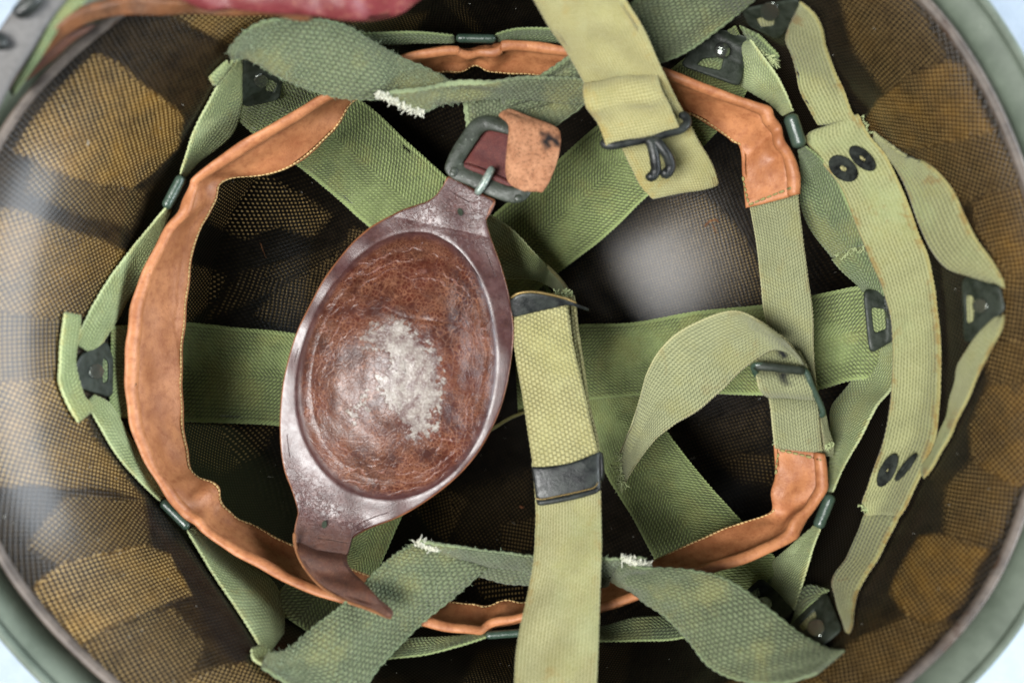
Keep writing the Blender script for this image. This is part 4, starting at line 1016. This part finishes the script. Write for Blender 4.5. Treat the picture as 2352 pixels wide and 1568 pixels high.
WORN = [[(836,770),(868,745),(905,726),(950,745),(985,775),(1002,800),(1005,850),(1018,880),(1016,930),(1008,950),(1000,985),(960,1024),(930,1010),(925,985),(905,960),(885,940),(862,900),(850,860),(872,845),(885,822),(860,800),(830,800)],
        [(788,930),(815,900),(845,880),(862,910),(850,950),(830,975),(795,970),(782,955)]]
def cup_attr(V_):
    x, y = toPX(V_)
    e = cup_e(x, y)
    w = np.maximum(poly_mask(x, y, WORN[0], 34), poly_mask(x, y, WORN[1], 30) * .75)
    nk_ = np.maximum(poly_mask(x, y, [(1010,430),(1140,455),(1125,510),(1060,500),(960,490)], 90), poly_mask(x, y, [(640,1060),(740,1130),(830,1200),(790,1300),(660,1280)], 40) * .8)
    d = np.full(len(x), 1e9); P = np.array(OUT, float); Q = np.roll(P, -1, 0)
    for (x0, y0), (x1, y1) in zip(P, Q):
        t = np.clip(((x - x0) * (x1 - x0) + (y - y0) * (y1 - y0)) / ((x1 - x0) ** 2 + (y1 - y0) ** 2), 0, 1)
        if (y0 + y1) / 2 > 1236: continue
        d = np.minimum(d, np.hypot(x - x0 - t * (x1 - x0), y - y0 - t * (y1 - y0)))
    return {"er": e, "worn": w, "neck": nk_, "rimedge": np.clip(1 - d / 3.0, 0, 1), "matte": np.clip((y + .25 * (740 - x) - 1188) / 45, 0, 1) * (x < 830)}
rows = [(x, y, 0, CC[0] + (x - CC[0]) * .004, CC[1] + (y - CC[1]) * .004, 0) for x, y in OUT]
def to_cup(M_, N_, u, t):
    # project along the plan onto the moulded height field
    x, y = toPX(M_)
    return PX(x, y, zm(cup_z(x, y)))
strap('cup_leather', rows, M['cup'], cup, th=.24, ds=.035, nv=230, closed=True, planar=True, rough=0, clamp=None, fn=to_cup, post=cup_attr)
# punched holes, dark rings with the green behind
def hole(cx, cy, a, b, ang, parent):
    z = cup_z(np.array(float(cx)), np.array(float(cy))) + .21
    x, y, _ = ringpts(cx, cy, a, b, ang, 0)
    strap('punched_hole', [(p, q, z, cx, cy, z - .02) for p, q in zip(x, y)], M['yoke_hole'], parent, th=.01, ds=.06, nv=6, closed=True, planar=True, rough=0, clamp=None)
M['yoke_hole'] = flat('hole_dark', "1c2814")
hole(1057, 487, 9, 6, 70, cup); hole(745, 1204, 6, 9, 10, cup)
# tail strap
def tail_attr(V_):
    x, y = toPX(V_); n = len(x)
    return {'er': np.full(n, 2.), 'worn': np.zeros(n), 'neck': np.clip(1 - (y - 1240) / 50, 0, 1) * .8, 'rimedge': np.zeros(n)}
def cz(x, y): return float(cup_z(np.array(float(x)), np.array(float(y))))
tl = [(676,1225,cz(676,1225) - .03, 800,1248,cz(800,1248) - .03), (677,1246,cz(677,1246) - .01, 798,1272,cz(798,1272) - .01), (686,1275,-4.9, 800,1295,-4.9), (708,1312,-4.7, 818,1320,-4.65), (745,1348,-4.3, 838,1340,-4.1), (790,1374,-3.9, 858,1360,-3.6), (845,1394,-3.4, 880,1384,-3.2), (880,1408,-3.2, 893,1400,-3.0), (898,1417,-3.0, 902,1412,-2.95)]
strap('tail_strap', tl, M['tail'], cup, th=.16, ds=.05, rough=.03, clamp=None)
tube('cut_edge', [(676,1222,-5.2),(678,1250,-5.15),(688,1280,-5.0),(709,1314,-4.8),(745,1351,-4.4),(790,1377,-4.0),(845,1397,-3.5),(880,1411,-3.3),(898,1418,-3.1)], .05, M['edgetan'], cup, flat=1.2)
dz_ = [(718,1253),(748,1262)]
# buckle at the top of the cup
bO = [(1108,268),(1160,276),(1215,288),(1262,306),(1272,330),(1250,380),(1226,430),(1205,460),(1178,466),(1130,452),(1080,428),(1035,408),(1022,390),(1030,362),(1055,318),(1085,278)]
bI = [(1126,300),(1160,308),(1200,318),(1232,330),(1238,342),(1222,378),(1200,410),(1184,428),(1168,428),(1140,414),(1110,398),(1075,383),(1064,374),(1070,362),(1092,330),(1112,304)]
bo = strap('buckle', [(a[0], a[1], -5.0, b[0], b[1], -5.0) for a, b in zip(bO, bI)], M['buckle'], cup, th=.16, ds=.06, nv=14, closed=True, rough=.02, prof=lambda t: .05 * np.sin(t * math.pi), clamp=None)[0]
tube('prong', [(1132,384,-4.62), (1122,402,-4.52), (1108,426,-4.55), (1094,446,-4.7)], .11, M['prong'], bo, ns=10)
for q in ((1140,458),(1041,398),(1190,455)):
    dome('stud', q[0] if q != (1140,458) else 1043, q[1] if q != (1140,458) else 392, 7, 7, 0, -4.83, 'buckle', bo, .03)
strap('wine_strap', [(1118,292,-5.25, 1260,330,-5.25), (1095,320,-5.2, 1240,352,-5.2), (1080,350,-5.15, 1220,390,-5.15), (1062,378,-5.1, 1200,425,-5.1), (1040,400,-5.2, 1170,455,-5.2)], M['wine'], cup, th=.12, ds=.06, clamp=None)
tube('strap_roll', [(1064,380,-5.0),(1100,392,-4.95),(1140,410,-4.95),(1180,428,-5.0)], .1, M['wine'], cup)
TABM = [[(1243,303),(1262,306),(1288,318),(1284,335),(1264,332),(1256,348),(1250,340),(1244,322)]]
strap('leather_tab', [(1146,266,-4.8, 1165,258,-5.0), (1165,284,-4.4, 1215,272,-4.7), (1168,305,-4.25, 1278,298,-4.6), (1164,340,-4.15, 1288,316,-4.5), (1161,375,-4.1, 1283,360,-4.4), (1162,402,-4.15, 1268,402,-4.4), (1172,424,-4.2, 1255,428,-4.4), (1205,440,-4.25, 1240,441,-4.4)], M['suede'], cup, th=.2, ds=.05, clamp=None, marks=TABM, bow=.06)

# ---------------------------------------------------------------- khaki chin straps
c1 = thing('chin_strap', 'khaki chin strap hanging from the top edge, with a black double hook', 'chin strap', (1450, 230, -4.5), group='khaki chin straps')
def ck(rows, parent, nm, mt, **k):
    a = dict(th=.15, scal=.018, scp=.15, ds=.07, rough=.03); a.update(k)
    return strap(nm, rows, M[mt], parent, **a)
ck([(1195,-60,-.4, 1400,-60,-.4), (1226,0,-1.2, 1436,0,-1.2), (1262,64,-2.0, 1478,67,-2.0), (1304,124,-2.9, 1514,144,-2.9), (1342,190,-3.7, 1546,212,-3.7), (1380,262,-4.4, 1578,272,-4.4), (1420,325,-5.0, 1606,325,-5.0), (1450,385,-5.4, 1635,375,-5.4), (1474,430,-5.6, 1650,418,-5.6), (1500,458,-5.75, 1648,428,-5.75)], c1, 'long_layer', 'chin_up', width=2.1)
ck([(1342,192,-3.35, 1508,166,-3.35), (1340,215,-2.95, 1514,186,-2.95), (1346,245,-2.95, 1524,216,-2.95), (1362,268,-3.3, 1536,236,-3.3), (1374,285,-3.5, 1544,255,-3.5), (1384,308,-3.6, 1553,275,-3.6), (1392,334,-3.8, 1562,296,-3.8)], c1, 'doubled_end', 'chin_up', width=1.8)
hk = tube('hook', [(1384,322,-4.0), (1390,332,-3.95), (1405,334,-3.9), (1440,328,-3.9), (1490,318,-3.9), (1540,304,-3.9), (1566,296,-3.9), (1578,284,-3.9), (1574,268,-4.0), (1560,264,-4.1)], .12, M['black'], c1, ns=12)
tube('prong', [(1482,320,-3.88), (1494,326,-3.82), (1500,345,-3.82), (1505,372,-3.9), (1506,392,-4.05), (1496,406,-4.1), (1488,398,-4.1)], .145, M['black'], hk, ns=12)
tube('prong', [(1500,322,-3.88), (1508,326,-3.8), (1522,342,-3.8), (1536,364,-3.9), (1540,384,-4.05), (1530,399,-4.1), (1520,392,-4.1)], .145, M['black'], hk, ns=12)
dome('prong_tip', 1495, 405, 9, 9, 0, -4.05, 'black', hk, .1); dome('prong_tip', 1528, 397, 9, 9, 0, -4.05, 'black', hk, .1)

c2 = thing('chin_strap', 'khaki chin strap leaving at the bottom edge, with black clamp and metal sleeve', 'chin strap', (1290, 1000, -5.2), group='khaki chin straps')
ck([(1250,672,-6.9, 1320,676,-6.9), (1205,720,-6.6, 1324,708,-6.6), (1196,780,-6.4, 1330,765,-6.4), (1205,850,-6.1, 1340,830,-6.1), (1215,920,-5.9, 1354,925,-5.9), (1230,1010,-5.6, 1374,1010,-5.6), (1235,1060,-5.5, 1378,1050,-5.5)], c2, 'rear_layer', 'chin', width=1.7)
ck([(1178,722,-5.9, 1302,698,-5.9), (1178,760,-5.75, 1308,740,-5.75), (1184,812,-5.55, 1318,800,-5.55), (1201,912,-5.3, 1342,900,-5.3), (1212,985,-5.1, 1358,975,-5.1), (1222,1050,-4.95, 1372,1035,-4.95), (1226,1080,-4.9, 1376,1070,-4.9)], c2, 'front_layer', 'chin', width=1.75, bow=.08)
ck([(1222,1060,-5.05, 1378,1060,-5.05), (1231,1162,-4.8, 1380,1140,-4.8), (1230,1220,-4.5, 1381,1200,-4.5), (1226,1290,-4.1, 1382,1260,-4.1), (1212,1364,-3.6, 1379,1340,-3.6), (1195,1440,-3.0, 1376,1430,-3.0), (1186,1500,-2.5, 1374,1490,-2.5), (1182,1568,-1.9, 1370,1568,-1.9), (1178,1650,-1.2, 1366,1650,-1.2)], c2, 'long_layer', 'chin_lo', width=2.0)
cl = ck([(1172,688,-5.5, 1176,730,-5.75), (1190,676,-5.35, 1200,724,-5.65), (1220,672,-5.3, 1232,716,-5.6), (1262,678,-5.35, 1268,708,-5.6), (1300,688,-5.5, 1303,700,-5.6), (1326,698,-5.8, 1327,706,-5.9), (1352,708,-6.4, 1352,714,-6.5)], c2, 'clamp', 'black', th=.09, scal=0, rough=0)[0]
tube('worn_edge', [(1174,684,-5.42), (1190,674,-5.28), (1222,670,-5.24), (1262,676,-5.3), (1300,686,-5.45), (1324,696,-5.75)], .035, M['brass'], cl, ns=8)
sl = ck([(1221,1072,-4.78, 1233,1156,-4.68), (1262,1070,-4.7, 1272,1150,-4.6), (1310,1062,-4.68, 1320,1140,-4.58), (1350,1048,-4.7, 1350,1134,-4.6), (1378,1036,-4.8, 1380,1126,-4.7)], c2, 'metal_sleeve', 'black', th=.12, scal=0, rough=0)[0]
tube('rolled_lip', [(1234,1155,-4.55), (1280,1148,-4.5), (1330,1137,-4.5), (1374,1124,-4.55)], .085, M['black'], sl, ns=10)
tube('worn_edge', [(1229,1143,-4.53), (1240,1146,-4.5), (1290,1137,-4.48), (1340,1126,-4.48), (1366,1118,-4.5), (1374,1106,-4.55)], .018, M['brass'], sl, ns=6)
strap('sleeve_end', [(1377,1036,-4.85, 1384,1040,-5.1), (1381,1080,-4.8, 1386,1085,-5.05), (1379,1100,-4.8, 1384,1105,-5.05)], M['black'], sl, th=.08, ds=.06, nv=8, rough=0)
fray('frayed_threads', (1282,668,-6.5), (1318,674,-6.5), (4,-10), 30, .16, M['pale_fray'], c2)

# ---------------------------------------------------------------- red and brown leather strap over the upper left rim
ls = thing('leather_strap', 'blurred red and brown leather strap with a buckle over the upper left rim', 'leather strap', (600, 10, 1.5))
strap('red_face', [(300,-80,1.3, 470,18,1.0), (430,-90,1.4, 560,22,1.1), (560,-110,1.5, 690,34,1.1), (700,-120,1.5, 800,46,1.0), (830,-120,1.5, 870,46,.9), (930,-100,1.4, 920,28,.9), (990,-80,1.4, 942,0,1.0), (1010,-70,1.4, 960,-30,1.1)], M['red'], ls, th=.3, ds=.12, clamp=None, rough=.08, bow=.2)
strap('brown_edge', [(-40,196,1.0, 30,205,.6), (30,140,1.4, 70,160,1.0), (110,70,1.8, 130,98,1.4), (190,14,1.8, 200,48,1.5), (280,-2,1.5, 280,36,1.2), (380,-4,1.3, 380,32,1.0), (480,-2,1.1, 480,32,.8), (600,4,1.0, 600,34,.7), (720,14,1.0, 720,42,.7)], M['strapbrown'], ls, th=.22, ds=.12, clamp=None, rough=.05)
strap('grey_webbing', [(-60,170,1.8, -20,290,1.4), (-30,110,2.0, 20,205,1.6), (10,50,2.1, 72,120,1.8), (50,-10,2.2, 118,44,1.9), (90,-70,2.2, 170,-20,2.0), (120,-130,2.2, 220,-80,2.0)], M['greystrap'], ls, th=.25, ds=.12, clamp=None)
strap('olive_webbing', [(20,208,1.2, 30,222,1.1), (72,124,1.6, 92,136,1.5), (118,48,1.8, 140,62,1.7), (168,-16,1.9, 200,0,1.8)], M['side_lo'], ls, th=.2, ds=.12, clamp=None)
tube('dark_hole_rod', [(36,34,2.3), (64,16,2.35), (90,-10,2.35)], .16, M['black'], ls, ns=10)  # black rod put in for a dark hole in the grey band
tube('dark_hole_rod', [(-14,80,2.2), (2,98,2.2), (10,112,2.2)], .16, M['black'], ls, ns=10)  # second dark hole of the grey band, also a black rod
strap('dark_tongue', [(0,210,.9, 60,170,.8), (70,150,1.2, 120,125,1.1), (110,100,1.4, 175,85,1.2), (160,66,1.4, 220,56,1.3)], M['tail'], ls, th=.25, ds=.12, clamp=None)

# ---------------------------------------------------------------- lint and dust on the shell
dc = []
for _ in range(420):
    a_ = rng.uniform(0, 2 * math.pi); f_ = rng.uniform(.05, .97) ** .6
    rr_ = rimR(a_) * f_; x_, y_ = rr_ * math.cos(a_), rr_ * math.sin(a_)
    p_ = np.array([x_, y_, float(shell_z(x_, y_)) + .03]); l_ = rng.uniform(.02, .05) if rng.uniform() < .93 else rng.uniform(.1, .25)
    d_ = rng.normal(0, 1, 3); d_[2] *= .2; d_ /= np.linalg.norm(d_); k_ = np.linspace(0, 1, 4)[:, None]
    dc.append(p_ + d_ * k_ * l_ + rng.normal(0, .005, (4, 3)))
bundle('dust_specks', dc, .007, M['dust'], liner, ns=3)
def chip(nm, pts, mt, r):
    P = [PX(np.array(float(x)), np.array(float(y)), ray_shell(np.array([float(x)]), np.array([float(y)]))[0] + .02) for x, y in pts]
    return bundle(nm, [np.array(P)], r, M[mt], liner, kind=None)
chip('scratch', [(1618,520), (1630,508), (1644,504), (1652,512)], 'edgetan', .03)
chip('scratch', [(1636,514), (1642,526), (1646,538)], 'edgetan', .02)
chip('scratch', [(598,558), (604,575), (612,594)], 'edgetan', .016)
chip('scratch', [(1194,1162), (1199,1165), (1204,1164)], 'tan', .035)
chip('scratch', [(1688,690), (1700,702), (1706,716)], 'dust', .012)
